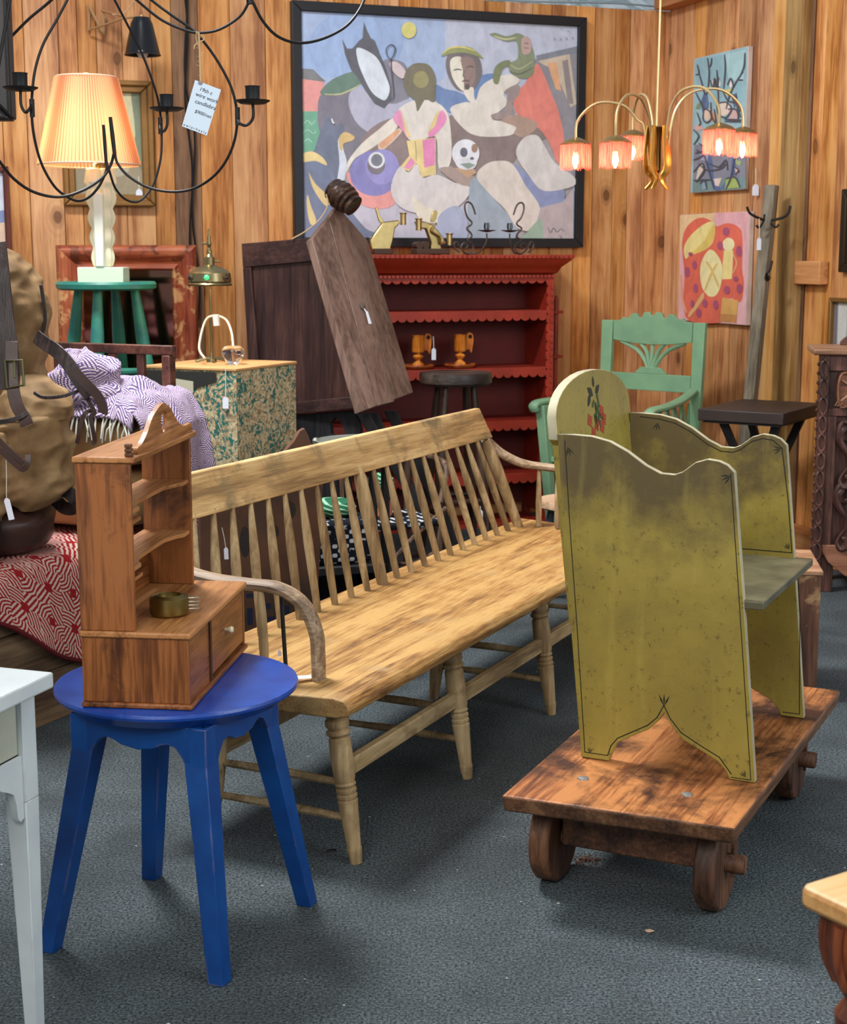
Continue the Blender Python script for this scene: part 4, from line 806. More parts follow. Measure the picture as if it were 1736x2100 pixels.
# ================================================================== FOREGROUND TABLE AT THE RIGHT EDGE
P=thing('pine_table','pale pine table corner with a carved leg at the lower right edge','table',(.452,1.729,0),math.radians(32.5))
g=G(); g.prism([(.0,-.014),(.004,-.004),(.014,.0),(.8,0),(.8,-.6),(0,-.6)],.722,.75,'z'); g.mi=[0 if i<2 else 1 for i in range(len(g.f))]; g.build('tabletop',[wood('pale_pine',(176,130,76),(208,168,114),(222,190,142),'x',1,.5,.2),wood('pine_edge',(110,70,34),(156,108,58),(190,144,88),'x',1,.5,.2)],P,bev=.007)
cm=wood('turned_leg',(78,38,22),(118,60,34),(144,80,48),'z',1.4,.4,.15)
g=G(); g.box(.10,.70,-.50,-.045,.66,.7215); g.build('apron',cm,P,bev=.004)
for x,y in ((.062,-.06),(.062,-.52),(.72,-.06)):
    g=G(); g.lathe([(.012,0),(.02,.03),(.014,.08),(.018,.3),(.030,.45),(.036,.50),(.030,.535),(.022,.55),(.034,.57),(.036,.59),(.024,.61),(.036,.63),(.048,.66),(.052,.69),(.050,.7215)],24,0,T(x,y,0)); g.build('leg',cm,P)
    g=G()
    for k in range(8):
        a=2*PI*k/8; pts=[(x+r*math.cos(a),y+r*math.sin(a),z) for r,z in ((.050,.715),(.052,.69),(.047,.66),(.034,.632))]; g.tube(crom(pts,3),[.007]*10,6)
    g.build('carved_lobes',cm,P)
# ================================================================== BROWN BOX BEHIND THE CART
q=PZ(1672,1440,0)
P=thing('old_wooden_box','worn brown wooden box with peeling paint, on the floor behind the cart','box',(q.x,q.y,0),math.radians(-8))
bxm=wood('peeling_box',(66,42,32),(104,68,50),(128,90,66),'z',1.2,.7,.4,stain=(7,(176,136,96),.58,.66)); bxt=wood('peeling_box_top',(120,84,60),(164,120,88),(190,150,116),'x',1.2,.6,.3,stain=(9,(96,60,46),.6,.68))
each([(-.46,0,0,.012,0,.44),(-.46,0,.36,.372,0,.44),(-.46,-.448,.0125,.3595,0.0,.44),(-.012,0,.0125,.3595,0,.44)],'box_wall',bxm,P,.003)
g=G(); g.box(-.466,.006,-.006,.378,.4405,.457); g.build('lid',bxt,P,bev=.004); g=G(); g.box(-.448,-.012,.0125,.3595,0,.01); g.build('box_floor',bxm,P)
# ================================================================== CARVED CABINET AT THE RIGHT
cwd=wood('carved_walnut',(40,24,20),(78,48,40),(108,72,60),'z',1.4,.42,.3); cwx=wood('carved_walnut',(40,24,20),(78,48,40),(108,72,60),'x',1.4,.42,.3); lite=wood('carved_top',(110,78,56),(150,112,86),(176,140,112),'x',1.2,.4,.2)
P=thing('carved_cabinet','dark carved wood cabinet with chain-carved corner post and scroll panels, right edge','cabinet',(1.745,6.68,0),math.radians(-10)); CC=P
g=G(); g.box(.045,.75,.03,.34,.17,1.07); g.build('body',cwd,P,bev=.004)
g=G(); g.box(-.03,.80,-.03,.37,1.0705,1.098); g.build('top',lite,P,bev=.008)
g=G(); g.prism([(.12+.1*math.cos(PI*i/10)+.09,1.0985+.055*math.sin(PI*i/10)) for i in range(11)],.30,.32); g.build('gallery_arch',cwx,P,bev=.004)
g=G(); g.box(.0,.045,-.006,.05,.14,1.07); g.box(.045,.75,.005,.0295,1.0,1.07); g.box(.045,.75,.005,.0295,.80,.835); g.box(.045,.75,.005,.0295,.17,.21); g.box(.045,.085,.008,.0295,.21,.80); g.build('face_frame',cwd,P,bev=.003)
g=G()
for k in range(11):
    zc=.19+k*.082; g.tube([(.0225+.017*math.cos(2*PI*i/14),-.012,zc+.036*math.sin(2*PI*i/14)) for i in range(14)],.0055,6,closed=True); g.lathe([(.001,-.012),(.010,-.006),(.010,.006),(.001,.012)],8,0,T(.0225,-.012,zc+.041)); g.lathe([(.001,-.01),(.008,-.004),(.008,.004),(.001,.01)],8,0,T(-.002,.0,zc+.02)); g.lathe([(.001,-.01),(.008,-.004),(.008,.004),(.001,.01)],8,0,T(-.002,.0,zc-.02))
g.build('chain_carving',cwd,P)
g=G(); pts=[(.10,.0,.84),(.16,0,.86),(.24,0,.85),(.32,0,.86),(.32,0,.98),(.24,0,.99),(.16,0,.985),(.10,0,.99),(.085,0,.92)]; g.tube(crom(pts,4,True),.006,6,closed=True); g.prism([(.09,.845),(.33,.845),(.33,.985),(.09,.985)],.012,.029); g.build('drawer_panel',wood('carved_light',(92,56,40),(130,84,62),(150,104,80),'x',1.4,.4,.2),P)
g=G()
for a,b in (((.10,.87),(.22,.97)),((.10,.96),(.25,.87))): g.tube([(a[0],.0,a[1]),(b[0],.0,b[1])],[.005,.008],6)
for k in (-1,0,1): g.tube([(.10+k*.008,.0,.875-k*.006),(.085+k*.01,.0,.845-k*.002)],.0025,5)
g.build('fork_carving',lite,P)
for base in (.77,.49):
  for mx in (0,1):
    xo=lambda x: x if not mx else .42-x
    pts=[(.16,.10),(.135,.075),(.12,.03),(.135,-.01),(.165,-.04),(.175,-.09),(.15,-.135),(.115,-.16),(.105,-.2),(.125,-.235),(.155,-.225),(.155,-.19),(.13,-.185)]
    sp=[(.13,.0),(.15,.02),(.165,-.005),(.145,-.03),(.115,-.02),(.105,.015),(.12,.05)]
    g=G(); C=crom([(xo(x),.004,base-.06+z*1.0) for x,z in [(.13,.04),(.115,.03),(.11,.01),(.13,-.01),(.16,.01),(.15,.05),(.115,.065),(.10,.03),(.105,-.02),(.14,-.08),(.145,-.13),(.12,-.17),(.11,-.2),(.125,-.225),(.15,-.215),(.15,-.185),(.13,-.18)]],4); g.tube(C,[.013+.006*math.sin(i*.25) for i in range(len(C))],8); g.build('scroll_carving',cwd,P)
g=G(); g.prism([(.045,.22),(.75,.22),(.75,.06),(.30,.05),(.15,.08),(.075,.14),(.045,.19)],.0,.028); g.build('skirt',wood('carved_light',(92,56,40),(130,84,62),(150,104,80),'x'),P,bev=.004)
for x,y in ((.07,.04),(.07,.30),(.68,.04),(.68,.30)):
    g=G(); g.hull([(x-.03,y-.02,0),(x+.03,y-.02,0),(x+.03,y+.02,0),(x-.03,y+.02,0)],[(x-.022,y-.02,.17),(x+.03,y-.02,.17),(x+.03,y+.02,.17),(x-.022,y+.02,.17)]); g.build('foot',cwd,P,bev=.003)
# ================================================================== BLACK PEDESTAL TABLE
q=PZ(1430,838,.80)
P=thing('black_side_table','black painted side table with worn rectangular top, beside the carved cabinet','table',(q.x,q.y,0),math.radians(-32))
g=G(); g.box(0,.41,0,.58,.745,.80); g.build('tabletop',[paint('worn_black_top',(50,40,36),(170,130,96),.35,.5)],P,bev=.005)
g=G(); g.box(.02,.39,.02,.56,.735,.7445); g.build('batten',black_paint,P)
for a,b in (((.08,.12),(.36,.3)),((.34,.12),(.06,.3)),((.08,.48),(.36,.34)),((.34,.48),(.06,.34))):
    g=G(); g.hull([(b[0]-.015,b[1]-.012,0),(b[0]+.015,b[1]-.012,0),(b[0]+.015,b[1]+.012,0),(b[0]-.015,b[1]+.012,0)],[(a[0]-.02,a[1]-.012,.7345),(a[0]+.02,a[1]-.012,.7345),(a[0]+.02,a[1]+.012,.7345),(a[0]-.02,a[1]+.012,.7345)]); g.build('crossed_leg',black_paint,P)
# ================================================================== HALL TREE
hb_=PY(1539,870,7.62); ht_=PY(1582,380,7.74)
P=thing('coat_rack_post','grey weathered wooden coat post with iron hooks, leaning near the corner post','coat rack',(hb_.x-.06,hb_.y-.02,0),0)
gw=wood('grey_post',(92,84,70),(126,116,98),(150,140,120),'z',1.2,.7,.3)
d=(Vector(ht_)-Vector(P.location)-Vector((0,0,0)))
g=G(); L=d.length; mx=along((0,0,0.0),d); g.box(-.031,.031,-.022,.022,.0,L,0,mx); g.build('post',gw,P,bev=.004)
hk=lambda px,py,off=0:PY(px,py,7.70-off)-Vector(P.location)
g=G(); g.tube(crom([hk(1567,452,.05),hk(1548,444,.06),hk(1536,436,.06),hk(1531,424,.06)],5),.007,6); g.tube(crom([hk(1580,452,.05),hk(1602,447,.06),hk(1615,438,.06),hk(1620,422,.06)],5),.007,6); g.tube(crom([hk(1567,440,.04),hk(1564,455,.05),hk(1556,467,.05),hk(1550,462,.05)],4),.006,6); g.tube(crom([hk(1580,458,.04),hk(1590,466,.05),hk(1596,460,.05)],4),.006,6); g.build('upper_hook',iron,P)
g=G(); g.tube(crom([hk(1573,575,.05),hk(1571,562,.08),hk(1578,552,.08),hk(1582,535,.07)],5),.007,6); g.lathe([(.001,-.012),(.014,-.008),(.014,.008),(.001,.012)],10,0,T(*hk(1573,570,.04),PI/2)); g.build('lower_hook',iron,P)
each([(-.11,.11,-.03,.03,0,.05)],'cross_foot',gw,P,.004)
# ================================================================== GREEN ARMCHAIR
grn=paint('mint_paint',(136,176,136),(150,120,92),.13,.5,.12,1.2,(122,162,128))
P=thing('green_armchair','mint green painted armchair with fan back and notched crest, in the room corner','armchair',(1.20,8.12,0),math.radians(-40)); 
hw2=.285
for sx in (-1,1):
    g=G(); g.hull([(sx*hw2-.022,-.02,0),(sx*hw2+.022,-.02,0),(sx*hw2+.022,.02,0),(sx*hw2-.022,.02,0)],[(sx*(hw2)-.036,.035,1.155),(sx*(hw2)+.036,.035,1.155),(sx*(hw2)+.036,.065,1.155),(sx*(hw2)-.036,.065,1.155)]); g.build('back_post',grn,P,bev=.004)
cp=[(-.245,1.155),(-.245,1.05),(-.12,1.035),(0,1.03),(.12,1.035),(.245,1.05),(.245,1.155),(.20,1.158),(.185,1.175),(.16,1.165),(.14,1.18),(.125,1.195),(.10,1.195),(.09,1.175),(.065,1.175),(.055,1.20),(.02,1.205),(.012,1.187),(-.012,1.187),(-.02,1.205),(-.055,1.20),(-.065,1.175),(-.09,1.175),(-.10,1.195),(-.125,1.195),(-.14,1.18),(-.16,1.165),(-.185,1.175),(-.20,1.158)]
g=G(); g.prism(cp,.035,.06); g.build('crest_rail',grn,P,bev=.003)
g=G(); g.box(-.25,.25,.022,.046,.785,.875); g.prism([(-.10,.875),(.10,.875),(.06,.91),(-.06,.91)],.022,.046); g.build('lower_rail',grn,P,bev=.003)
for k,(tx) in enumerate((-.19,-.08,0,.08,.19)):
    g=G(); g.tube(crom([(tx*.10,.038,.90),(tx*.22,.042,.945),(tx*.50,.046,1.0),(tx*1.05,.048,1.045)],5),.012,8,flat=(1,.6)); g.build('fan_slat',grn,P)
g=G(); g.box(-.25,.25,.008,.03,.56,.62); g.build('bottom_rail',grn,P,bev=.003)
g=G(); g.box(-.30,.30,-.46,.0,.42,.45); g.build('seat',grn,P,bev=.006)
for sx in (-1,1):
    g=G(); pts=[(sx*.28,.0,.80),(sx*.305,-.15,.765),(sx*.33,-.34,.745),(sx*.345,-.50,.74),(sx*.35,-.55,.725),(sx*.35,-.54,.70)]; C=crom(pts,5); g.tube(C,[.030]*len(C),10,flat=(1,.62),up=(1,0,0)); g.build('arm',grn,P)
    g=G(); g.hull([(sx*.30-.022,-.45,0),(sx*.30+.022,-.45,0),(sx*.30+.022,-.41,0),(sx*.30-.022,-.41,0)],[(sx*.335-.028,-.52,.725),(sx*.335+.028,-.52,.725),(sx*.335+.028,-.46,.725),(sx*.335-.028,-.46,.725)]); g.build('front_leg',grn,P,bev=.003)
    g=G(); g.box(sx*.29-.012,sx*.29+.012,-.42,-.015,.575,.61); g.build('arm_rail',grn,P)
    for k in range(5):
        for dr_ in (1,-1):
            y=-.06-.075*k; g=G(); g.tube([(sx*.295,y,.60),(sx*.295,y-.07*1 if dr_>0 else y+.07-.075,.735 if dr_>0 else .74)],.007,6); g.build('lattice_bar',grn,P)
# ================================================================== SMALL ROUND-TOP STOOL BEHIND THE SETTLE
def stool(name,label,cx,cy,r,zs,th,tr,legm,topm,nleg=4,splay=.07,rungs=(),lr=.02,rot=.4,fz=0,cat='stool',group=None,sq=1.0):
    o=thing(name,label,cat,(cx,cy,fz),rot,group)
    g=G(); g.lathe([(r*.92,zs-th),(r,zs-th*.8),(r*1.01,zs-th*.3),(r*.98,zs),(r*.6,zs-.003),(.001,zs-.004)],40); g.build('seat',topm,o)
    tops=[];bots=[]
    for k in range(nleg):
        a=2*PI*k/nleg+PI/4; t_=Vector((math.cos(a)*tr,math.sin(a)*tr,zs-th+.001)); b_=Vector((math.cos(a)*(tr+splay),math.sin(a)*(tr+splay),0)); tops.append(t_);bots.append(b_)
        L=(t_-b_).length; g=G(); g.lathe([(lr*.75,0),(lr*1.1,L*.45),(lr,L*.7),(lr*.65,L)],12,0,along(b_,t_)); g.build('leg',legm,o)
    for i,(k,z) in enumerate(rungs):
        k2=(k+1)%nleg; f=z/(zs-th); p=bots[k].lerp(tops[k],f);q=bots[k2].lerp(tops[k2],f); g=G(); L=(q-p).length; g.lathe([(lr*.45,0),(lr*.6,L*.5),(lr*.45,L)],9,0,along(p,q)); g.build('rung',legm,o)
    return o
bluegr=paint('blue_black_paint',(46,54,66),(110,100,90),.2,.5)
stool('low_stool','low stool with natural wood seat and blue-black legs, behind the yellow settle',.66,6.55,.155,.45,.04,.10,bluegr,wood('stool_seat',(150,116,84),(190,156,122),(206,178,150),'x'),4,.05,((0,.2),(2,.2),(1,.15),(3,.15)),.022,.9)
dk=wood('dark_stool',(30,20,16),(56,38,30),(84,62,50),'z',1.2,.4,.2); dk2=wood('dark_stool_seat',(44,36,34),(76,66,60),(104,92,82),'x',1.2,.4,.2)
stool('tall_stool','tall dark wooden stool with a thick round seat, in front of the red cabinet',(PY(934,765,7.5)).x,7.5,.180,.932,.06,.10,dk,dk2,4,.10,((0,.30),(2,.30),(1,.24),(3,.24)),.024,.25)
# ================================================================== CEILING LIGHT WITH PINK FRINGED SHADES
brs=metal('lamp_brass',(212,186,134),.35,.8,.3)
cc=PY(1350,300,5.85); P=thing('pink_chandelier','brass arched chandelier with five pink fringed shades, hanging before the right wall','chandelier',(cc.x,cc.y,cc.z),0)
LQ=lambda px,py,dy=0: PY(px,py,5.85+dy)-Vector(P.location)
g=G(); g.tube([LQ(1345,262),Vector((0,0,3.3-cc.z))+Vector((LQ(1345,262).x*0,0,0))],.004,6); g.build('hanging_rod',brs,P)
g=G(); m0=LQ(1347,345); g.lathe([(.004,-.02),(.013,-.01),(.013,.10),(.022,.145),(.024,.15),(.004,.155)],18,0,T(m0.x,0,m0.z)); g.build('centre_stem',metal('dark_brass',(110,84,44),.3,1),P)
fr=flat('pink_fringe',(236,120,112),.6,.1,60)
t=NT('pink_fringe_lit'); v=t.tc.outputs['Object']; nz=t.noise(t.map(v,(1,1,.04)),260,3,.7); zc=t.sep(v)[2]
base=t.mix(t.step(nz,.35,.65),lin((226,70,74)),lin((250,140,124))); t.fin(base,.6,0,.2); nt=t.t; tr=nt.nodes.new('ShaderNodeBsdfTranslucent'); t.l(base,tr.inputs[0]); mx=nt.nodes.new('ShaderNodeMixShader'); mx.inputs[0].default_value=.6; nt.links.new(t.b.outputs[0],mx.inputs[1]); nt.links.new(tr.outputs[0],mx.inputs[2]); nt.links.new(mx.outputs[0],nt.nodes['Material Output'].inputs[0])
t.put(t.b.inputs['Emission Color'],t.mix(t.step(nz,.3,.7),lin((226,70,60)),lin((255,150,110)))); t.b.inputs['Emission Strength'].default_value=.12  # weak emission paints the bulbs' glow into the fringe
fr=t.m
em=flat('hot_bulb',(255,224,170),.5,0,1,emit=18)
arms=[(1180,288,(1196,208,-.02),.05,348),(1262,284,(1290,192,-.15),-.27,345),(1297,272,(1322,192,.14),.28,328),(1475,258,(1440,176,-.12),-.20,318),(1523,266,(1455,180,.03),.05,322)]
for i,(px,py,(mx_,my,md),dy,pb) in enumerate(arms):
    e=LQ(px,py,dy); s0=LQ(1347+(px-1347)*.10,340); s1=LQ(1347+(px-1347)*.16,262,dy*.15); m=LQ(mx_,my,md)
    pts=[s0,s1]
    top1=LQ(1347+(px-1347)*.42,my+8,dy*.45); top2=LQ(1347+(px-1347)*.74,my+4,dy*.75)
    pts+=[LQ(1347+(px-1347)*.24,my+38,dy*.25),top1,top2,LQ(1347+(px-1347)*.97,my+38,dy),e]
    g=G(); g.tube(crom(pts,7),.0052,8); g.build('arm',brs,P)
    g=G(); lf=[LQ(1347+(px-1347)*.10,258),LQ(1347+(px-1347)*.12,300,-.0),LQ(1347+(px-1347)*.13,345),LQ(1347+(px-1347)*.05,368),LQ(1347+(px-1347)*.14,388)]; C=crom([p+Vector((0,dy*.12,0)) for p in lf],5); g.tube(C,[.019*(.5+.5*math.sin(PI*min(1,j/len(C)+.1))) for j in range(len(C))],6,flat=(1,.3)); g.build('leaf',metal('leaf_brass',(232,176,84),.3,.9,.2),P)
    hgt=e.z-LQ(px,pb,dy).z; r=.0585*(1 if i not in(2,4) else .93)
    g=G(); g.lathe([(.004,.012),(.02,.008),(r*.8,-.004),(r,-.014),(r,-.017),(r*.8,-.007),(.004,.004)],30,0,T(e.x,e.y,e.z)); sh_=g.build('cap',metal('cap_brass',(150,120,66),.35,.9),P)
    g=G(); n=90; rf2=random.Random(i)
    for k in range(n):
        a=2*PI*k/n; w=2*PI/n*.62; rr=r*(.96+.04*rf2.random()); zb=-hgt*(.93+.09*rf2.random()); r2=rr*(1.0+.07*rf2.random())
        g.add([(e.x+rr*math.cos(a-w),e.y+rr*math.sin(a-w),e.z-.012),(e.x+rr*math.cos(a+w),e.y+rr*math.sin(a+w),e.z-.012),(e.x+r2*math.cos(a+w*.5),e.y+r2*math.sin(a+w*.5),e.z+zb),(e.x+r2*math.cos(a-w*.5),e.y+r2*math.sin(a-w*.5),e.z+zb)],[(0,1,2,3)])
    f=g.build('fringe',fr,P,smooth=False)
    g=G(); g.lathe([(.002,-.098),(.006,-.092),(.012,-.074),(.011,-.055),(.008,-.034)],14,0,T(e.x,e.y,e.z-.006)); g.build('bulb',em,P)
    g=G(); g.lathe([(.012,-.034),(.012,-.012)],10,0,T(e.x,e.y,e.z)); g.build('bulb_socket',brs,P)
    bulb('fringe_bulb_light',P.location+e+Vector((0,0,-.085)),9,.012,(1,.62,.36))
# ================================================================== WIREWORK CANDELABRA
ctr=PY(226,330,3.86); P=thing('wire_candelabra','black wirework hanging candelabra of looping rods with three candle cups, upper left','chandelier',(ctr.x,3.9,3.3),0)
W3=lambda px,py,Y=3.86: PY(px,py,Y)-Vector(P.location)
def wire(pts,r=.0034,name='wire_loop'):
    g=G(); g.tube(crom([W3(*p) for p in pts],8),r,7); g.build(name,iron,P)
wire([(150,-50,3.8),(105,0,3.95),(60,38,4.1),(20,78,4.2),(-30,130,4.25)],.004)
wire([(160,-45,3.8),(138,0,3.8),(118,38,3.79),(90,88,3.78),(74,135,3.77),(67,180,3.76),(65,230,3.76),(70,280,3.77),(85,335,3.79),(110,380,3.81),(135,402,3.83),(160,412,3.84),(183,404,3.85),(203,382,3.86),(217,352,3.86),(220,335,3.86)])
wire([(215,-40,3.9),(235,0,3.92),(262,52,3.95),(290,108,3.98),(312,165,4.0),(326,215,4.02),(331,270,4.03),(330,320,4.02),(318,370,4.0),(300,400,3.97),(280,414,3.94),(256,408,3.91),(236,385,3.88),(224,350,3.86),(219,335,3.86)],.0030)
wire([(235,-40,3.8),(280,0,3.8),(330,40,3.78),(380,62,3.76),(412,67,3.75),(450,60,3.74),(490,35,3.73),(508,8,3.72),(512,-12,3.72)])
wire([(262,-40,3.85),(310,0,3.84),(350,30,3.82),(395,62,3.80),(430,102,3.78),(460,150,3.77),(478,192,3.76),(486,240,3.76),(480,290,3.77),(460,335,3.78),(430,368,3.80),(390,389,3.82),(345,393,3.83),(300,383,3.84),(262,360,3.85),(241,335,3.86),(236,316,3.86)])
wire([(-30,290,3.6),(0,332,3.64),(30,368,3.68),(70,394,3.72),(120,404,3.77),(168,391,3.81),(208,366,3.84),(226,340,3.86),(233,316,3.86)],.0037)
wire([(512,-12,3.72),(520,8,3.72),(540,45,3.74),(570,75,3.76),(612,88,3.80),(660,80,3.84),(708,55,3.88),(738,18,3.92),(752,-20,3.95)],.0036)
g=G(); g.tube([W3(511,-15,3.72),W3(513,8,3.72)],.009,8); g.build('wire_clasp',iron,P)
for a,b,w in (((212,256),(218,338),.0040),((226,240),(235,316),.0048)):
    g=G(); g.tube([W3(*a),W3((a[0]+b[0])/2,(a[1]+b[1])/2),W3(*b)],[w*.9,w*1.1,w],6); g.build('pricket_stem',iron,P)
apex=Vector((0,0,-.02))
for p in ((150,-50,3.8),(160,-45,3.8),(215,-40,3.9),(235,-40,3.8),(262,-40,3.85),(-30,290,3.6),(-30,130,4.25),(752,-20,3.95),(512,-12,3.72)):
    q=W3(*p); mid=Vector((q.x*.5,q.y*.5,max(q.z*.55,q.z+.12))); g=G(); g.tube(crom([q,mid,apex+Vector((0,0,-.3)),apex],6),.004,6); g.build('suspension_wire',iron,P)
cupm=metal('black_iron_cup',(34,36,38),.5,.5,.4)
for px,py,Y,hx,hy in ((42,184,3.74,66,226),(342,226,4.0,329,262),(518,211,3.74,487,243)):
    c=W3(px,py,Y); k=Y/3.74; g=G(); g.lathe([(.004,-.004),(.03,-.002),(.041*k,.004),(.042*k,.006),(.02,.002),(.004,.001)],30,0,T(*c)); g.build('drip_pan',cupm,P)
    g=G(); g.lathe([(.017,.002),(.0175,.036),(.019,.039),(.0165,.039),(.015,.01),(.001,.009)],20,0,T(*c)); g.build('candle_cup',cupm,P)
    h_=W3(hx,hy,Y+.02); lo=c.z-.052; g=G(); g.tube(crom([c+Vector((0,0,-.003)),Vector((c.x,c.y,c.z-.035)),Vector((c.x*.6+h_.x*.4,c.y,lo)),Vector((c.x*.2+h_.x*.8,c.y,lo+.004)),Vector((h_.x,h_.y,lo+.02)),h_+Vector((0,0,.02))],6),.0036,7); g.build('cup_bracket',iron,P)
    g=G(); g.tube([h_+Vector((0,0,-.016)),h_+Vector((0,0,.026))],.0062,8); g.build('binding',iron,P)
tg=PY(408,66,3.745); TT=thing('paper_tag','large white handwritten card tag hung by twine from the wire candelabra','tag',tuple(PY(412,166,3.745)),0)
L3=lambda px,py: PY(px,py,3.745)-Vector(TT.location)
g=G(); q=[L3(400,164),L3(453,184),L3(424,278),L3(373,259)]; n=Vector((0,-.0008,0)); g.hull([p-n for p in q],[p+n for p in q]); g.build('card',flat('tag_paper',(206,222,236),.75,.03),TT)
g=G(); tw_=flat('twine',(196,166,124),.9,.1); g.tube(crom([L3(408,68)+Vector((0,-.008,0)),L3(409,100),L3(410,130),L3(411,160),L3(412,168)],5),.0026,6); g.tube(crom([L3(408,74),L3(416,72),L3(419,80),L3(410,86),L3(400,92),L3(398,100)],4),.0014,5); g.tube(crom([L3(404,66)+Vector((0,-.006,0)),L3(402,80),L3(408,96)],4),.0018,5)
for k in range(24): 
    y=75+k*3.6; g.tube([L3(409+k*.1,y),L3(409+k*.1+random.uniform(-9,9),y+random.uniform(-5,5))],.0005,4)
g.build('twine',tw_,TT)
g=G(); g.lathe([(.0055,-.001),(.0055,.001)],12,0,T(*(L3(411,170)+Vector((0,-.0012,0))),PI/2)); g.build('eyelet',flat('eyelet_grey',(120,124,130),.4),TT)
def text_on(txt,org,ux,uz,size,name,mat,par,lean=.18):
    c=bpy.data.curves.new(name,'FONT'); c.body=txt; c.size=size; c.shear=lean; c.align_x='CENTER'; c.align_y='CENTER'
    tmp=bpy.data.objects.new(name,c); COL.objects.link(tmp); bpy.context.view_layer.update(); dg=bpy.context.evaluated_depsgraph_get()
    me=bpy.data.meshes.new_from_object(tmp.evaluated_get(dg)); COL.objects.unlink(tmp); bpy.data.objects.remove(tmp)
    for v in me.vertices: x,z=v.co.x,v.co.y; v.co=Vector(org)+Vector(ux)*x+Vector(uz)*z
    me.materials.clear(); me.materials.append(mat); o=bpy.data.objects.new(name,me); COL.objects.link(o); o.parent=par; return o
ink=flat('ink_blue',(50,56,72),.8,0)
ux=(L3(453,184)-L3(400,164)).normalized(); uz=(L3(400,164)-L3(373,259)).normalized()
for s_,x,y,sz in (('19th c',422,187,.013),('wire work',424,201,.0135),('candlebra',421,215,.0135),('$900/net',416,234,.0115),('n e w l e r h e a l y',397,263,.0085)):
    text_on(s_,L3(x,y)+Vector((0,-.0014,0)),ux,uz,sz,'handwriting',ink,TT)
# dark distressed frame hung at the upper left, on a display post just outside the view
xf=PY(24,120,3.98); P=thing('distressed_frame','black distressed heavy frame, only its right side showing at the upper left corner','frame',(xf.x,3.98,0),0)
zf0=PY(24,248,3.98).z; dm=paint('distressed_black',(30,28,26),(150,150,130),.28,.45,.3)
frame_g(-.65,0,zf0,zf0+.85,.05,-.03,.03).build('frame',dm,P,bev=.01); g=G(); g.box(-.60,-.05,.0,.01,zf0+.05,zf0+.80); g.build('backing',flat('frame_back',(60,56,50)),P)
P=thing('display_post','wooden display post carrying the distressed frame, outside the left edge','post',(xf.x-.56,4.052,0),0)
g=G(); g.box(-.04,.04,-.04,.04,.02,3.3); g.build('post',PINE and pine_wall,P); g=G(); g.box(-.14,.05,-.14,.04,0,.02); g.build('base',pine_wall,P)
# ================================================================== DAYBED WITH COVERLETS
OD=(-1.18,4.82)
bdx=wood('daybed_board',(70,52,38),(108,86,64),(136,112,86),'x',1.1,.6,.25); brd=wood('daybed_dark',(48,26,20),(78,44,34),(100,60,46),'x',1.2,.45,.2)
P=thing('daybed','wooden daybed chest with plank front and slatted dark end rail, under the woven coverlets','bed',(OD[0],OD[1],0),UD); BED=P
x=0
for z0,z1 in ((.0,.17),(.173,.33),(.333,.43)):
    g=G(); g.box(-.75,.62,0,.03,z0,z1); g.build('front_plank',bdx,P,bev=.002)
g=G(); g.box(-.75,-.72,.031,.9,0,.43); g.box(.59,.62,.031,.9,0,.43); g.box(-.719,.589,.87,.9,0,.43); g.build('chest_wall',bdx,P)
g=G(); g.box(-.75,.62,0,.9,.4305,.45); g.build('platform',bdx,P)
g=G(); g.hull([(-.75,.02,.4505),(.60,.02,.4505),(.60,.88,.4505),(-.75,.88,.4505)],[(-.75,.02,.53),(.60,.02,.53),(.60,.88,.53),(-.75,.88,.53)]); g.build('mattress',flat('ticking',(190,170,140)),P,bev=.02)
g=G(); g.box(.64,.68,-.0,.035,0,1.15); g.box(.64,.68,.60,.635,0,1.15); g.build('end_post',brd,P,bev=.004)
g=G(); g.box(.645,.675,-.01,.66,1.151,1.185); g.build('end_rail',brd,P,bev=.004); g=G(); g.box(.645,.675,.036,.599,.62,.66); g.build('end_rail',brd,P,bev=.004)
for k in range(4): g=G(); g.box(.65,.67,.12+k*.125,.15+k*.125,.661,1.150); g.build('end_slat',brd,P,bev=.002)
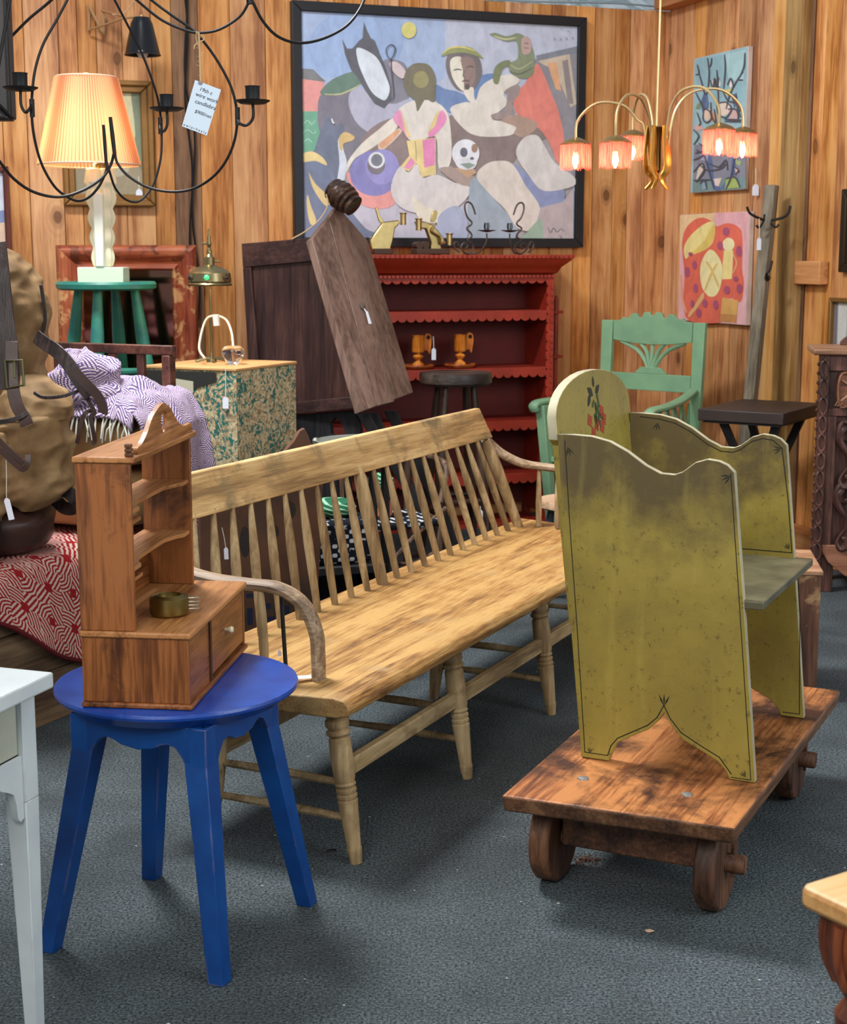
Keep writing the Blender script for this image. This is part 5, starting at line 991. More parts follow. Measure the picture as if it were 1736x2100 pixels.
# --- red and white overshot coverlet
def weave(name,ca,cb,sc,blk_=1.4):
    t=NT(name); uv=t.tc.outputs['UV']; s_=t.sep(uv); u,v=s_[0],s_[1]
    wob=t.noise(uv,1.2,2,.5)
    U=t.math('PINGPONG',u,sc); V=t.math('PINGPONG',v,sc)
    big=t.math('MAXIMUM',U,V); sm=t.math('MINIMUM',U,V); sw=t.math('PINGPONG',t.math('ADD',u,v),sc*2)
    r=t.math('SQRT',t.math('ADD',t.math('MULTIPLY',U,U),t.math('MULTIPLY',V,V)))
    f1=t.math('SINE',t.math('MULTIPLY',t.math('ADD',r,t.math('MULTIPLY',big,.35)),2*PI/(sc*.135)))
    f2=t.math('SINE',t.math('MULTIPLY',t.math('SUBTRACT',U,t.math('MULTIPLY',V,.8)),2*PI/(sc*.16)))
    ck=t.math('MULTIPLY',t.math('SINE',t.math('MULTIPLY',u,PI/sc*2)),t.math('SINE',t.math('MULTIPLY',v,PI/sc*2)))
    pick=t.step(t.math('ADD',ck,0.5),.38,.62)
    pat=t.math('ADD',t.math('MULTIPLY',f1,pick),t.math('MULTIPLY',f2,t.math('SUBTRACT',1.0,pick)))
    # solid blocks at the pattern centres
    blk=t.math('MULTIPLY',t.math('LESS_THAN',t.math('ABSOLUTE',t.math('SUBTRACT',U,sc*.5)),sc*.13),t.math('LESS_THAN',t.math('ABSOLUTE',t.math('SUBTRACT',V,sc*.5)),sc*.13))
    pat=t.math('ADD',pat,t.math('MULTIPLY',blk,blk_))
    th=t.math('MULTIPLY',t.math('SINE',t.math('MULTIPLY',v,2*PI/.0062)),t.math('SINE',t.math('MULTIPLY',u,2*PI/.008)))
    f=t.math('ADD',t.math('MULTIPLY',pat,.5),t.math('ADD',t.math('MULTIPLY',th,.16),.5))
    c=t.mix(t.step(f,.42,.58),lin(cb),lin(ca)); c=t.mix(t.math('MULTIPLY',wob,.25),c,tuple(x*.6 for x in lin(ca)[:3]))
    t.bump(t.math('ADD',f,th),.35,.004); return t.fin(c,.9,0,.1)
redw=weave('red_coverlet_weave',(158,36,40),(222,196,182),.12); 
def cloth(name,mat,fn,nu,nv,su,sv,parent,amp=.006,ns=6,thick=.006,sub=0):
    g=G(); 
    def f(a,b):
        p=Vector(fn(a,b)); n=mn.noise(Vector((a*su*ns,b*sv*ns,3.1)))+.5*mn.noise(Vector((a*su*ns*2.3,b*sv*ns*2.3,7.7))); return p+Vector((0,-.4,.8))*n*amp
    g.grid(f,nu,nv); me_o=g.build(name,mat,parent,ang=80); me=me_o.data
    uvl=me.uv_layers.new(name='UVMap'); k=0
    for poly in me.polygons:
        for vi in poly.vertices:
            i=vi%(nu+1); j=vi//(nu+1); uvl.data[k].uv=(i/nu*su,j/nv*sv); k+=1
    mo=me_o.modifiers.new('s','SOLIDIFY'); mo.thickness=thick
    return me_o
def pathpt(path,t):
    L=[0]; 
    for i in range(len(path)-1): L.append(L[-1]+math.dist(path[i],path[i+1]))
    d=t*L[-1]
    for i in range(len(path)-1):
        if d<=L[i+1] or i==len(path)-2:
            k=(d-L[i])/(L[i+1]-L[i]+1e-9); return [path[i][j]+(path[i+1][j]-path[i][j])*k for j in range(len(path[i]))]
P=thing('red_coverlet','red and white woven coverlet draped over the daybed and down its front','blanket',(OD[0],OD[1],0),UD)
def fred(a,b):
    x=-.77+a*1.35; hem=.36-.0*x if x<-.5 else .36-.55*(x+.30) ; hem=min(.46,max(.12,hem)); hem+=.012*math.sin(x*16)
    y_,z_=pathpt([(.86,.548),(.06,.553),(.0,.545),(-.024,.52),(-.032,.46),(-.035-.02*math.sin(x*9)**2,hem)],b); return (x,y_,z_)
cloth('coverlet_cloth',redw,fred,70,46,1.35,1.25,P,.006,5)
g=G(); pts=[Vector(fred(a/60,1.0))+Vector((0,-.003,.002)) for a in range(61)]; g.tube(pts,.008,6); g.build('bound_hem',flat('dark_red_hem',(96,20,26),.9,.1),P)
# --- tan cushion
cushf=flat('tan_linen',(196,158,108),.85,.06,6)
P=thing('tan_cushion','thick tan cushion stack at the far end of the daybed, under the lilac coverlet','cushion',(OD[0],OD[1],0),UD)
for z0,z1 in ((.572,.78),(.782,.965)):
    g=G(); N=22
    def sq(a,b,top):
        u_=2*a-1;v_=2*b-1; bul=(1-abs(u_)**4)*(1-abs(v_)**4); zc=(z0+z1)/2; h=(z1-z0)/2
        return (.44+u_*.20,.285+v_*.40,zc+(h*(.35+.65*bul**.4))*(1 if top else -1))
    g.grid(lambda a,b:sq(a,b,True),N,N); g.grid(lambda a,b:sq(1-a,b,False),N,N)
    b0=0; n1=N+1; off=n1*n1
    def ed(i,j): return j*n1+i
    def eb(i,j): return off+j*n1+(N-i)
    for i in range(N):
        for (j,fl_) in ((0,0),(N,1)): q=[ed(i,j),ed(i+1,j),eb(i+1,j),eb(i,j)]; g.f.append(q if fl_ else q[::-1]); g.mi.append(0)
        for (j,fl_) in ((0,1),(N,0)): q=[ed(j,i),ed(j,i+1),eb(j,i+1),eb(j,i)]; g.f.append(q if fl_ else q[::-1]); g.mi.append(0)
    g.build('cushion',cushf,P,ang=70)
# --- lilac coverlet
lil=weave('lilac_coverlet_weave',(96,80,124),(206,188,196),.085,.4)
P=thing('lilac_coverlet','lilac and white woven coverlet with white fringe heaped over the tan cushion','blanket',(OD[0],OD[1],0),UD)
def flil(a,b):
    # a: front (towards camera) -> back ; b: left (inner) -> right and down the outer side
    x=.225+a*.42
    top=1.012+.045*math.sin(b*5+.6)+.02*math.sin(b*13+a*4)
    y_,z_=pathpt([(.66,1.0),(.48,1.04),(.28,1.02),(.10,1.055),(-.02,1.06),(-.10,1.02),(-.155,.94),(-.175,.80),(-.185,.64),(-.19,.50)],b)
    z_+=.025*math.sin(a*7+b*9)*(1 if b<.55 else .2); y_-= .02*math.sin(a*9+b*4)*(b>.5)
    if a<.22 and b<.62: z_-= (1-a/.22)**2*.07
    if b>=.62: x+= (b-.62)*.14*math.sin(a*3)
    return (x,y_,z_)
cloth('coverlet_cloth',lil,flil,70,110,.55,1.45,P,.016,7,.008)
def fl2(a,b):
    th=a*2*PI; ph=b*PI; r=1+.10*mn.noise(Vector((math.cos(th)*1.5,math.sin(th)*1.5,b*3)))
    return (.33+.10*r*math.sin(ph)*math.cos(th),.13+.15*r*math.sin(ph)*math.sin(th)+.02*math.sin(ph*6),1.05+.125*r*math.cos(ph)+.012*math.sin(th*3+ph*5))
cloth('folded_end',lil,fl2,48,36,.55,.45,P,.012,9,.004)
fringe=flat('white_fringe',(214,216,204),.9,.1)
g=G(); rf3=random.Random(8)
for k in range(54):
    a=k/53; p=Vector(flil(.004,a*.60)); L=.06+.03*rf3.random(); s1=rf3.uniform(-.02,.02)
    g.tube([p,p+Vector((-.012,s1,-L*.4)),p+Vector((-.016+rf3.uniform(-.01,.01),s1*1.6,-L))],[.0035,.0032,.002],5)
for k in range(34):
    a=k/33; p=Vector(flil(a,1.0)); L=.085+.02*rf3.random(); g.tube([p,p+Vector((rf3.uniform(-.008,.008),rf3.uniform(-.006,.006),-L*.5)),p+Vector((rf3.uniform(-.014,.014),0,-L))],[.0042,.0042,.0025],5)
o=g.build('fringe',fringe,P); o['kind']='stuff'
# ================================================================== RUCKSACK
canv=None
t=NT('waxed_canvas'); v=t.vec(rnd=False); a=t.noise(v,5,5,.6,.3); b=t.noise(v,240,3,.6); c=t.ramp(a,[(.3,lin((92,70,44))),(.5,lin((124,98,66))),(.68,lin((156,130,94)))]); t.bump(b,.12,.002); canv=t.fin(c,.75,0,.2)
lea=wood('dark_leather',(26,20,20),(42,33,32),(66,54,50),'z',3,.42,.3); lea2=paint('brown_leather',(62,40,34),(100,80,70),.12,.38)
pk=PZ(0,1122,.565); YB=pk.y
P=thing('rucksack','large tan canvas rucksack with dark leather straps and base, on the red coverlet','rucksack',(PY(-40,1116,YB).x,YB,.566),0)
R0=Vector(P.location)
Q=lambda px,py,d=0.0: PY(px,py,YB+d)-R0     # d<0 is nearer
def puff(secs,mat,name,parent,nz=14,na=40,wr=.012,seed=0,dz=0,powr=2.6):
    """secs: list of (z,x0,x1,ymid,depth)"""
    g=G(); k=len(secs)
    C=crom([Vector((s_[0],s_[1],s_[2])) for s_ in secs],nz); D=crom([Vector((s_[3],s_[4],0)) for s_ in secs],nz)
    vs=[];fs=[]
    for j,(c,d) in enumerate(zip(C,D)):
        xm=(c.y+c.z)/2;hw=max(.002,(c.z-c.y)/2); hd=max(.002,d.y/2)
        for i in range(na):
            th=2*PI*i/na; cx=math.copysign(abs(math.cos(th))**(2/powr),math.cos(th)); sy=math.copysign(abs(math.sin(th))**(2/powr),math.sin(th))
            p=Vector((xm+hw*cx,d.x+hd*sy,c.x)); q=Vector((p.x*6+seed,p.y*6,p.z*4)); n=mn.noise(q)+.6*mn.noise(q*2.3+Vector((5,1,seed))); rdg=abs(mn.noise(Vector((p.x*5+p.z*6,p.y*5,p.z*11+seed))))+.6*abs(mn.noise(Vector((p.x*11-p.z*9,p.y*9,p.z*18+seed))))
            p+=Vector((cx,sy,.2)).normalized()*(n*wr+wr*.55-rdg*wr*1.7); vs.append(p)
    kk=len(C)
    for j in range(kk-1):
        for i in range(na): i2=(i+1)%na; fs.append((j*na+i,j*na+i2,(j+1)*na+i2,(j+1)*na+i))
    fs.append(list(range(na))[::-1]); fs.append([(kk-1)*na+i for i in range(na)])
    g.add(vs,fs); return g.build(name,mat,parent,ang=60)
X=lambda px:Q(px,800).x
Zp=lambda py:Q(0,py).z
Z0=Zp(1112)
puff([(Zp(1040),-.62,X(60),.02,.40),(Zp(960),-.64,X(72),.02,.44),(Zp(860),-.64,X(72),.02,.44),(Zp(760),-.62,X(82),.02,.42),(Zp(690),-.6,X(94),.02,.40),(Zp(620),-.58,X(102),.02,.40),(Zp(575),-.56,X(88),.02,.36),(Zp(535),-.5,X(58),.02,.30),(Zp(508),-.44,X(12),.02,.2),(Zp(500),-.4,X(-20),.02,.08)],canv,'main_bag',P,12,90,.015,1)
puff([(Zp(1030),X(52),X(96),-.12,.14),(Zp(1000),X(20),X(148),-.13,.22),(Zp(950),X(15),X(160),-.14,.26),(Zp(890),X(20),X(166),-.14,.26),(Zp(850),X(25),X(165),-.14,.25),(Zp(838),X(28),X(162),-.14,.24)],canv,'side_pocket',P,12,80,.02,4)
puff([(Zp(846),X(30),X(164),-.145,.26),(Zp(825),X(30),X(166),-.14,.26),(Zp(795),X(36),X(150),-.12,.22),(Zp(770),X(48),X(110),-.10,.14),(Zp(762),X(56),X(90),-.08,.05)],canv,'pocket_flap',P,12,80,.016,9)
puff([(Zp(1045),-.62,X(40),-.20,.14),(Zp(990),-.64,X(48),-.22,.22),(Zp(930),-.62,X(44),-.22,.24),(Zp(880),-.6,X(52),-.21,.22),(Zp(870),-.58,X(50),-.20,.2)],canv,'front_pocket',P,10,60,.018,12)
puff([(0.0,-.6,X(66),-.02,.36),(.03,-.62,X(96),-.03,.42),(.10,-.62,X(104),-.03,.44),(Zp(1030),-.62,X(98),-.01,.38),(Zp(1018),-.6,X(70),.0,.30)],lea2,'leather_base',P,5,44,.006,3)
puff([(0.002,-.6,X(18),-.25,.10),(.06,-.6,X(34),-.26,.12),(.12,-.6,X(38),-.26,.11),(.14,-.58,X(30),-.25,.08)],lea,'toe_patch',P,5,36,.003,5)
def strap(pts,w,name,mat,th=.14,par=P,upv=(0,-1,0)):
    g=G(); C=crom([Q(*p) for p in pts],7); g.tube(C,[w*1.25]*len(C),4,flat=(th,1),up=upv); return g.build(name,mat,par,ang=40,bev=.0015)
strap([(-14,500,-.20),(-8,560,-.235),(0,640,-.25),(8,700,-.262),(14,750,-.27),(12,800,-.275)],.045,'lid_strap',lea)
sb=strap([(24,700,-.275),(24,745,-.285),(26,790,-.30),(34,830,-.31),(50,858,-.32),(56,872,-.322)],.022,'buckle_strap',lea2)
bp=[(11,740,-.30),(46,738,-.30),(49,790,-.31),(14,796,-.31)]
g=G(); C=crom([Q(*p) for p in bp],1,True); g.tube([Q(*p) for p in bp],.0048,8,closed=True); g.tube([Q(29,738,-.30),Q(30,775,-.325)],.003,6); g.build('buckle',metal('antique_brass',(92,92,62),.45,.7),P)
strap([(-30,866,-.335),(10,864,-.335),(40,856,-.33),(56,846,-.32)],.008,'pocket_zip_tape',lea,.5)
strap([(74,690,-.16),(92,704,-.20),(118,722,-.25),(144,752,-.28),(166,786,-.29),(186,812,-.29)],.024,'shoulder_strap',lea)
strap([(150,758,-.295),(176,786,-.30),(200,812,-.30),(211,838,-.30),(209,848,-.30)],.017,'shoulder_strap_tip',lea2)
strap([(70,805,-.27),(90,815,-.285),(130,812,-.29),(164,800,-.27)],.006,'pocket_binding',lea,.6)
strap([(172,802,-.27),(186,830,-.27),(194,846,-.27),(186,856,-.27),(190,880,-.27),(194,905,-.265),(188,910,-.265)],.0075,'tie_strap',lea2)
strap([(190,842,-.26),(176,846,-.27),(168,862,-.27),(162,890,-.27),(158,910,-.265)],.0075,'tie_strap',lea2)
strap([(84,584,-.03),(92,640,-.03),(90,672,-.03),(84,690,-.03)],.006,'lid_piping',lea,.9)
strap([(-10,895,-.36),(20,925,-.37),(48,950,-.375)],.010,'grab_handle',lea2)
strap([(57,932,-.375),(57,948,-.38),(48,962,-.38),(32,952,-.375),(-12,912,-.36)],.010,'grab_handle',lea2)
strap([(104,990,-.12),(140,1010,-.14),(158,1030,-.14),(150,1042,-.12),(130,1040,-.08),(106,1015,-.06)],.024,'lower_strap',lea)
# ---------------------------------------------------------------- small white price tags
P_box=PZ(483,760,1.05)
def price_tag(top,card,wpx,hpx,Y,label,tilt=0.0,group='white price tags'):
    p=PY(card[0],card[1],Y); o=thing('price_tag',label,'price tag',tuple(p),0); k=Y/FP; w=wpx*k/2; h=hpx*k
    c,s_=math.cos(tilt),math.sin(tilt); R=lambda x,z:(x*c-z*s_,z*c+x*s_)
    g=G(); g.prism([R(*q) for q in [(-w,-h),(w,-h),(w,-w*.8),(w*.45,0),(-w*.45,0),(-w,-w*.8)]],-.0006,.0006); g.build('card',white_tag,o)
    tp_=PY(top[0],top[1],Y)-p; g=G(); g.tube([tp_,tp_*.5+Vector((.001,0,0)),Vector((0,0,-w*.5))],.0009*Y/4,5); g.build('string',string_m,o)
price_tag((12,925),(13,1022),12,46,YB-.36,'white price tag on a long string hanging from the rucksack handle',.2)
_bq=(lambda k:k[1])(PW(462,800,P_box,( -math.sin(UD-PI/2)*0-math.cos(UD),-math.sin(UD),0)))-.012
price_tag((462,755),(462,814),12,24,_bq,'white price tag hanging on the leaf-papered box')
price_tag((455,1082),(463,1123),9,25,4.6,'white price tag hanging behind the near spindles of the bench',.03)
price_tag((1549,345),(1549,378),13,22,8.16,'white price tag below the flower painting on the right wall')
price_tag((1556,448),(1556,488),9,24,7.58,'white price tag tied to the coat rack hook')
price_tag((888,690),(889,714),9,24,PY(889,714,1).y*8.25,'white price tag hanging from the left wooden candlestick')
price_tag((568,1325),(573,1334),7,12,3.8,'tiny white price tag tied to the thin iron rod of the bench arm')
price_tag((284,362),(285,388),13,12,7.78,'white price tag hanging in front of the gilt framed picture')
# ================================================================== LEAF-PAPERED BOX
t=NT('leaf_paper'); v=t.vec(rnd=False); n1=t.noise(v,9,4,.6,1.6); n2=t.noise(v,30,4,.6,2.2); vv=t.vor(t.map(v,(1,1,.8)),22); ed=t.vor(v,17,'DISTANCE_TO_EDGE')
c=t.mix(t.step(n2,.46,.60),lin((200,184,146)),lin((146,124,92))); 
leafm=t.math('MULTIPLY',t.step(t.noise(v,20,3,.55,3.5),.50,.53),t.step(n1,.45,.50)); c=t.mix(leafm,c,lin((30,104,98)))
c=t.mix(t.math('MULTIPLY',t.step(t.noise(v,34,3,.6,4.0),.56,.59),.7),c,lin((98,84,56))); c=t.mix(t.math('MULTIPLY',t.step(t.noise(v,4,5,.6),.60,.66),.7),c,lin((120,92,66)))
paper=None; t.bump(n2,.3,.004); paper=t.fin(c,.7,0,.2)
q=PZ(483,760,1.05)
P=thing('papered_box','tall box covered in torn teal and cream leaf-print paper, behind the bench','box',(q.x,q.y,0),UD)
tan=paint('paper_top',(196,150,96),(120,84,50),.35,.7); blk=paint('torn_dark',(38,38,34),(90,80,60),.3,.7)
g=G(); g.box(0,.012,0,.44,0,1.045); g.box(.46,.472,0,.44,0,1.045); g.box(.0125,.4595,0,.012,0,1.045); g.box(.0125,.4595,.428,.44,0,1.045); g.build('box_side',paper,P,bev=.002)
g=G(); g.box(-.005,.477,-.005,.445,1.0455,1.058); g.build('lid',tan,P,bev=.003)
g=G(); g.prism([(.09,1.04),(.435,1.04),(.435,.90),(.40,.93),(.36,.905),(.30,.93),(.25,.955),(.2,.97),(.15,.985),(.09,1.0)],-.0035,-.0005,'x'); g.build('torn_patch',blk,P)
g=G(); g.prism([(.20,1.0),(.30,1.01),(.31,.95),(.26,.93),(.2,.955)],-.0055,-.004,'x'); g.build('paper_scrap',flat('paper_scrap',(188,184,160),.8,.1),P)
# brass lamp with glass jewels
lp=PZ(434,742,1.0585); P=thing('jewelled_lamp','small lit brass lamp with glass jewels around its shade, on the leaf-papered box','lamp',tuple(lp),0); lb=metal('lamp_dull_brass',(140,128,92),.32,.95,.3)
k=lp.y/FP; zz=lambda py:(742-py)*k
g=G(); 
for a in range(4):
    an=a*PI/2+.3; g.tube(crom([(0,0,.016),(.03*math.cos(an),.03*math.sin(an),.014),(.07*math.cos(an),.07*math.sin(an),.004)],4),[.008]*8+[.004],6,flat=(1,.6))
g.lathe([(.022,0),(.02,.012),(.008,.02),(.005,.04)],16); g.build('base',lb,P)
g=G(); g.lathe([(.0055,.02),(.004,.12),(.006,.16),(.004,.2),(.004,zz(585))],12); g.build('stem',lb,P)
z0=zz(587)
g=G(); g.lathe([(.090,z0-.002),(.092,z0+.004),(.086,z0+.012),(.090,z0+.016),(.086,z0+.05),(.080,z0+.056),(.05,z0+.075),(.024,z0+.082),(.022,z0+.084),(.022,z0+.115),(.016,z0+.12),(.012,z0+.13)],44,cap=False); sh_=g.build('shade',lb,P)
g=G(); g.lathe([(.009,z0+.12),(.012,z0+.14),(.006,z0+.155),(.009,z0+.165),(.010,z0+.175),(.006,z0+.185),(.008,z0+.195),(.003,z0+.21),(.004,z0+.225),(.001,z0+.235)],14); g.tube([(0,0,z0+.172),(-.028,-.005,z0+.172)],.005,8); g.tube([(.02,0,z0+.10),(.045,0,z0+.098)],.004,6); g.build('finial',lb,P)
for a,cl,e in ((-PI/2,(60,214,130),.6),(-PI/2-.98,(40,20,24),0),(-PI/2+.98,(40,20,24),0),(PI/2,(60,190,120),.2)):
    m_=flat('jewel_%d'%cl[0],cl,.1,.05,30,emit=e,spec=.8); g=G(); x_,y_=.089*math.cos(a),.089*math.sin(a); g.lathe([(.0165,-.002),(.0165,.003),(.013,.003)],20,0,T(x_,y_,z0+.033,0,PI/2,0) if 0 else Matrix.LocRotScale(Vector((x_,y_,z0+.033)),Vector((math.cos(a),math.sin(a),0)).to_track_quat('Z','Y'),None)); bz=g.build('jewel_bezel',lb,sh_)
    g=G(); g.lathe([(.0125,.001),(.010,.006),(.005,.009),(.001,.010)],16,0,Matrix.LocRotScale(Vector((x_,y_,z0+.033)),Vector((math.cos(a),math.sin(a),0)).to_track_quat('Z','Y'),None)); g.build('jewel',m_,sh_)
g=G(); g.lathe([(.002,z0+.012),(.016,z0+.018),(.018,z0+.035),(.01,z0+.055)],14); g.build('bulb',flat('hot_bulb_small',(255,196,120),.5,0,1,emit=9),P); bulb('jewelled_lamp_light',Vector(lp)+Vector((0,-.0,z0-.012)),1.6,.02)
g=G(); g.tube(crom([PY(420,735,6.25)-lp,PY(408,712,6.3)-lp,PY(420,660,6.35)-lp,PY(438,648,6.35)-lp,PY(462,655,6.35)-lp,PY(474,680,6.3)-lp,PY(478,712,6.25)-lp],6),.005,6); g.build('flex_cord',flat('cord_cream',(214,200,172),.6),P)
g=G(); a_,b_=PY(442,645,6.33)-lp,PY(444,668,6.33)-lp; g.tube([a_,b_],.014,10); g.build('cord_switch',flat('switch_white',(226,222,214),.5),P)
# glass apple
ap=PZ(478,747,1.0585); t=NT('clear_glass'); t.fin((1,1,1,1),.02,0,.5); t.b.inputs['Transmission Weight'].default_value=1; t.b.inputs['IOR'].default_value=1.48; glass=t.m
P=thing('glass_apple','clear glass apple paperweight on the leaf-papered box, beside the jewelled lamp','paperweight',tuple(ap),0)
g=G(); g.lathe([(.018,0),(.030,.010),(.044,.035),(.047,.052),(.042,.068),(.028,.077),(.012,.075),(.004,.070)],36); g.build('apple',glass,P)
g=G(); g.tube(crom([(0,0,.070),(-.002,0,.088),(-.010,0,.105)],4),.0025,6); g.build('stalk',brass,P)
# ================================================================== TEAL STOOL, ALABASTER LAMP, TRUNK UNDER THEM
sx_=PY(218,580,6.62); zs_=sx_.z
P=thing('storage_chest','plain wooden chest standing behind the daybed and carrying the teal stool','chest',(sx_.x,6.80,0),.2)
g=G(); g.box(-.33,.33,-.27,.27,0,.66); g.build('body',bdx,P,bev=.004); g=G(); g.box(-.34,.34,-.28,.28,.6605,.70); g.build('lid',bdx,P,bev=.004)
teal=paint('teal_paint',(48,128,104),(66,56,46),.42,.45,.2,1.4,(34,102,96))
stool('teal_stool','worn teal painted round stool carrying the white alabaster lamp',sx_.x,6.62,.212,zs_-.7,.036,.125,teal,teal,4,.085,((0,.30),(1,.26),(2,.30),(3,.26)),.029,PI/4-.10,.706)
lp=Vector((PY(213,578,6.60).x,6.60,zs_+.001)); P=thing('alabaster_lamp','lit table lamp with pleated cream shade and carved white alabaster column, on the teal stool','lamp',tuple(lp),0)
ala=flat('alabaster',(226,220,190),.35,.04,8,emit=.10); k=6.6/FP; zz=lambda py:(578-py)*k
g=G(); g.box(-.098,.098,-.07,.07,0,.066); g.build('plinth',flat('alabaster_base',(208,220,196),.35,.05,8),P,rz if 0 else .003) if 0 else g.build('plinth',flat('alabaster_base',(208,220,196),.35,.05,8),P,bev=.003)
g=G(); z=.0665; n=6; ztop=zz(352)
prof=[]
for i in range(61):
    f=i/60; zq=.0665+(ztop-.0665)*f; w=.047+.026*f**1.5; lob=abs(math.sin(f*PI*5.0+.1)); w*= (.80+.24*lob) if f<.84 else (1.05-(f-.84)*1.6); prof.append((w,zq))
for ang,wd in ((0,.35),(PI/3,.35),(2*PI/3,.35)):
    L=[(w,zq) for w,zq in prof]; g.prism([(w,zq) for w,zq in L]+[(-w,zq) for w,zq in L[::-1]],-.018,.018,'y',0,Matrix.Rotation(ang+.2,4,'Z'))
g.build('column',ala,P,bev=.006,ang=50)
g=G(); g.box(-.02,.02,-.075,-.02,.0665,zz(400)); g.build('front_rib',flat('alabaster_pale',(228,230,216),.35,.03,8,emit=.06),P,bev=.006)
g=G(); g.lathe([(.026,ztop),(.028,ztop+.02),(.018,ztop+.024),(.018,ztop+.06),(.006,ztop+.065)],18); g.build('socket',brass,P)
t=NT('pleated_shade'); zc=t.sep(t.tc.outputs['Object'])[2]; s0=zz(345); s1=zz(176)
f=t.math('DIVIDE',t.math('SUBTRACT',zc,s0),s1-s0)
t.fin(lin((236,188,150)),.8,0,.1); t.b.inputs['Transmission Weight'].default_value=0
t.b.inputs['Subsurface Weight'].default_value=0
nt=t.t; tr=nt.nodes.new('ShaderNodeBsdfTranslucent'); sp_=t.sep(t.tc.outputs['Object'])
pl=t.math('SINE',t.math('MULTIPLY',t.math('ARCTAN2',sp_[1],t.math('ADD',sp_[0],.045)),84.0)); pc=t.mix(t.step(pl,.05,.75),lin((250,196,148)),lin((206,128,84))); t.l(pc,tr.inputs[0]); t.l(t.mix(t.step(pl,.05,.75),lin((240,200,164)),lin((206,150,116))),t.b.inputs['Base Color']); mx=nt.nodes.new('ShaderNodeMixShader'); mx.inputs[0].default_value=.55
nt.links.new(t.b.outputs[0],mx.inputs[1]); nt.links.new(tr.outputs[0],mx.inputs[2]); nt.links.new(mx.outputs[0],nt.nodes['Material Output'].inputs[0]); shm=t.m
t.put(t.b.inputs['Emission Color'],lin((255,170,96))); t.b.inputs['Emission Strength'].default_value=.10  # slight emission adds bulb glow to the shade cloth itself
g=G(); n=160; r0,r1=.212,.128; off_=-.045
for j in range(9):
    f=j/8; rr=r0+(r1-r0)*f; z=s0+(s1-s0)*f
    for i in range(n):
        a=2*PI*i/n; r_=rr+(.006 if i%2 else -.006); g.v.append(Vector((r_*math.cos(a)+off_,r_*math.sin(a),z)))
for j in range(8):
    for i in range(n): i2=(i+1)%n; g.f.append([j*n+i,j*n+i2,(j+1)*n+i2,(j+1)*n+i]); g.mi.append(0)
shd=g.build('shade',shm,P,ang=180)
g=G(); 
for rr,z in ((r0,s0),(r1,s1)): g=G(); g.tube([(rr*math.cos(2*PI*i/60)+off_,rr*math.sin(2*PI*i/60),z) for i in range(60)],.004,6,closed=True); g.build('shade_trim',flat('shade_trim',(232,196,170),.8,.02),P)
g=G(); g.lathe([(.005,s1-.05),(.005,s1),(.014,s1+.004),(.014,s1+.016),(.010,s1+.020)],14,0,T(off_,0,0)); g.build('finial',ala,P)
g=G(); g.lathe([(.010,ztop+.066),(.028,ztop+.11),(.03,ztop+.14),(.015,ztop+.17),(.002,ztop+.175)],16,0,T(off_*.4,0,0)); g.build('bulb',flat('hot_bulb_mid',(255,206,140),.5,0,1,emit=12),P)
bulb('alabaster_lamp_light',lp+Vector((off_,-.0,(s0+s1)/2-.05)),1.9,.04,(1.0,.66,.36)); bulb('alabaster_lamp_light_low',lp+Vector((off_,0,s0+.02)),1.7,.04,(1.0,.70,.40))
# ================================================================== RED MARBLED MIRROR
a0=PY(121,503,7.45); a1=PY(403,503,7.45); cxm=(a0.x+a1.x)/2; wm=a1.x-a0.x
P=thing('marbled_mirror','large mirror in a wide red-brown marbled ogee frame, leaning behind the teal stool','mirror',(cxm,7.42,0),.12)
mar=wood('marbled_frame',(112,44,26),(154,74,44),(184,110,70),'x',1.3,.5,.3,stain=(12,(96,48,28),.50,.60)); marz=wood('marbled_frame',(112,44,26),(154,74,44),(184,110,70),'z',1.3,.5,.3,stain=(12,(206,156,104),.54,.62))
Hm=a0.z; hwm=wm/2
def ogee(x0,x1,z0,z1,w,mats,par):
    prof=[(0,0),(0,.03),(.012,.045),(.03,.05),(.055,.04),(.075,.022),(.09,.018),(.10,.028),(.112,.028),(.12,.015),(.12,0)]
    for name,(p,q,r_,s_),m in (('bottom_member',((x0,z0),(x1,z0),(1,0),(0,1)),mats[0]),('top_member',((x1,z1),(x0,z1),(-1,0),(0,-1)),mats[0]),('side_member',((x1,z0),(x1,z1),(0,1),(-1,0)),mats[1]),('side_member',((x0,z1),(x0,z0),(0,-1),(1,0)),mats[1])):
        g=G(); n=len(prof)
        for (e,sg) in ((p,1),(q,-1)):
            for (a,d) in prof: g.v.append(Vector((e[0]+s_[0]*a+r_[0]*a*sg,-d,e[1]+s_[1]*a+r_[1]*a*sg)))
        for i in range(n-1): g.f.append([i,n+i,n+i+1,i+1]); g.mi.append(0)
        g.f.append(list(range(n))); g.f.append(list(range(2*n-1,n-1,-1))); g.mi+= [0,0]; g.f.append([0,n-1,2*n-1,n]); g.mi.append(0)
        g.build(name,m,par,ang=50)
ogee(-hwm,hwm,.0,Hm,.12,(mar,marz),P)
t=NT('old_mirror'); t.fin(lin((120,84,70)),.06,1,.5); 
g=G(); g.box(-hwm+.115,hwm-.115,-.012,-.006,.115,Hm-.115); g.build('mirror_glass',t.m,P)
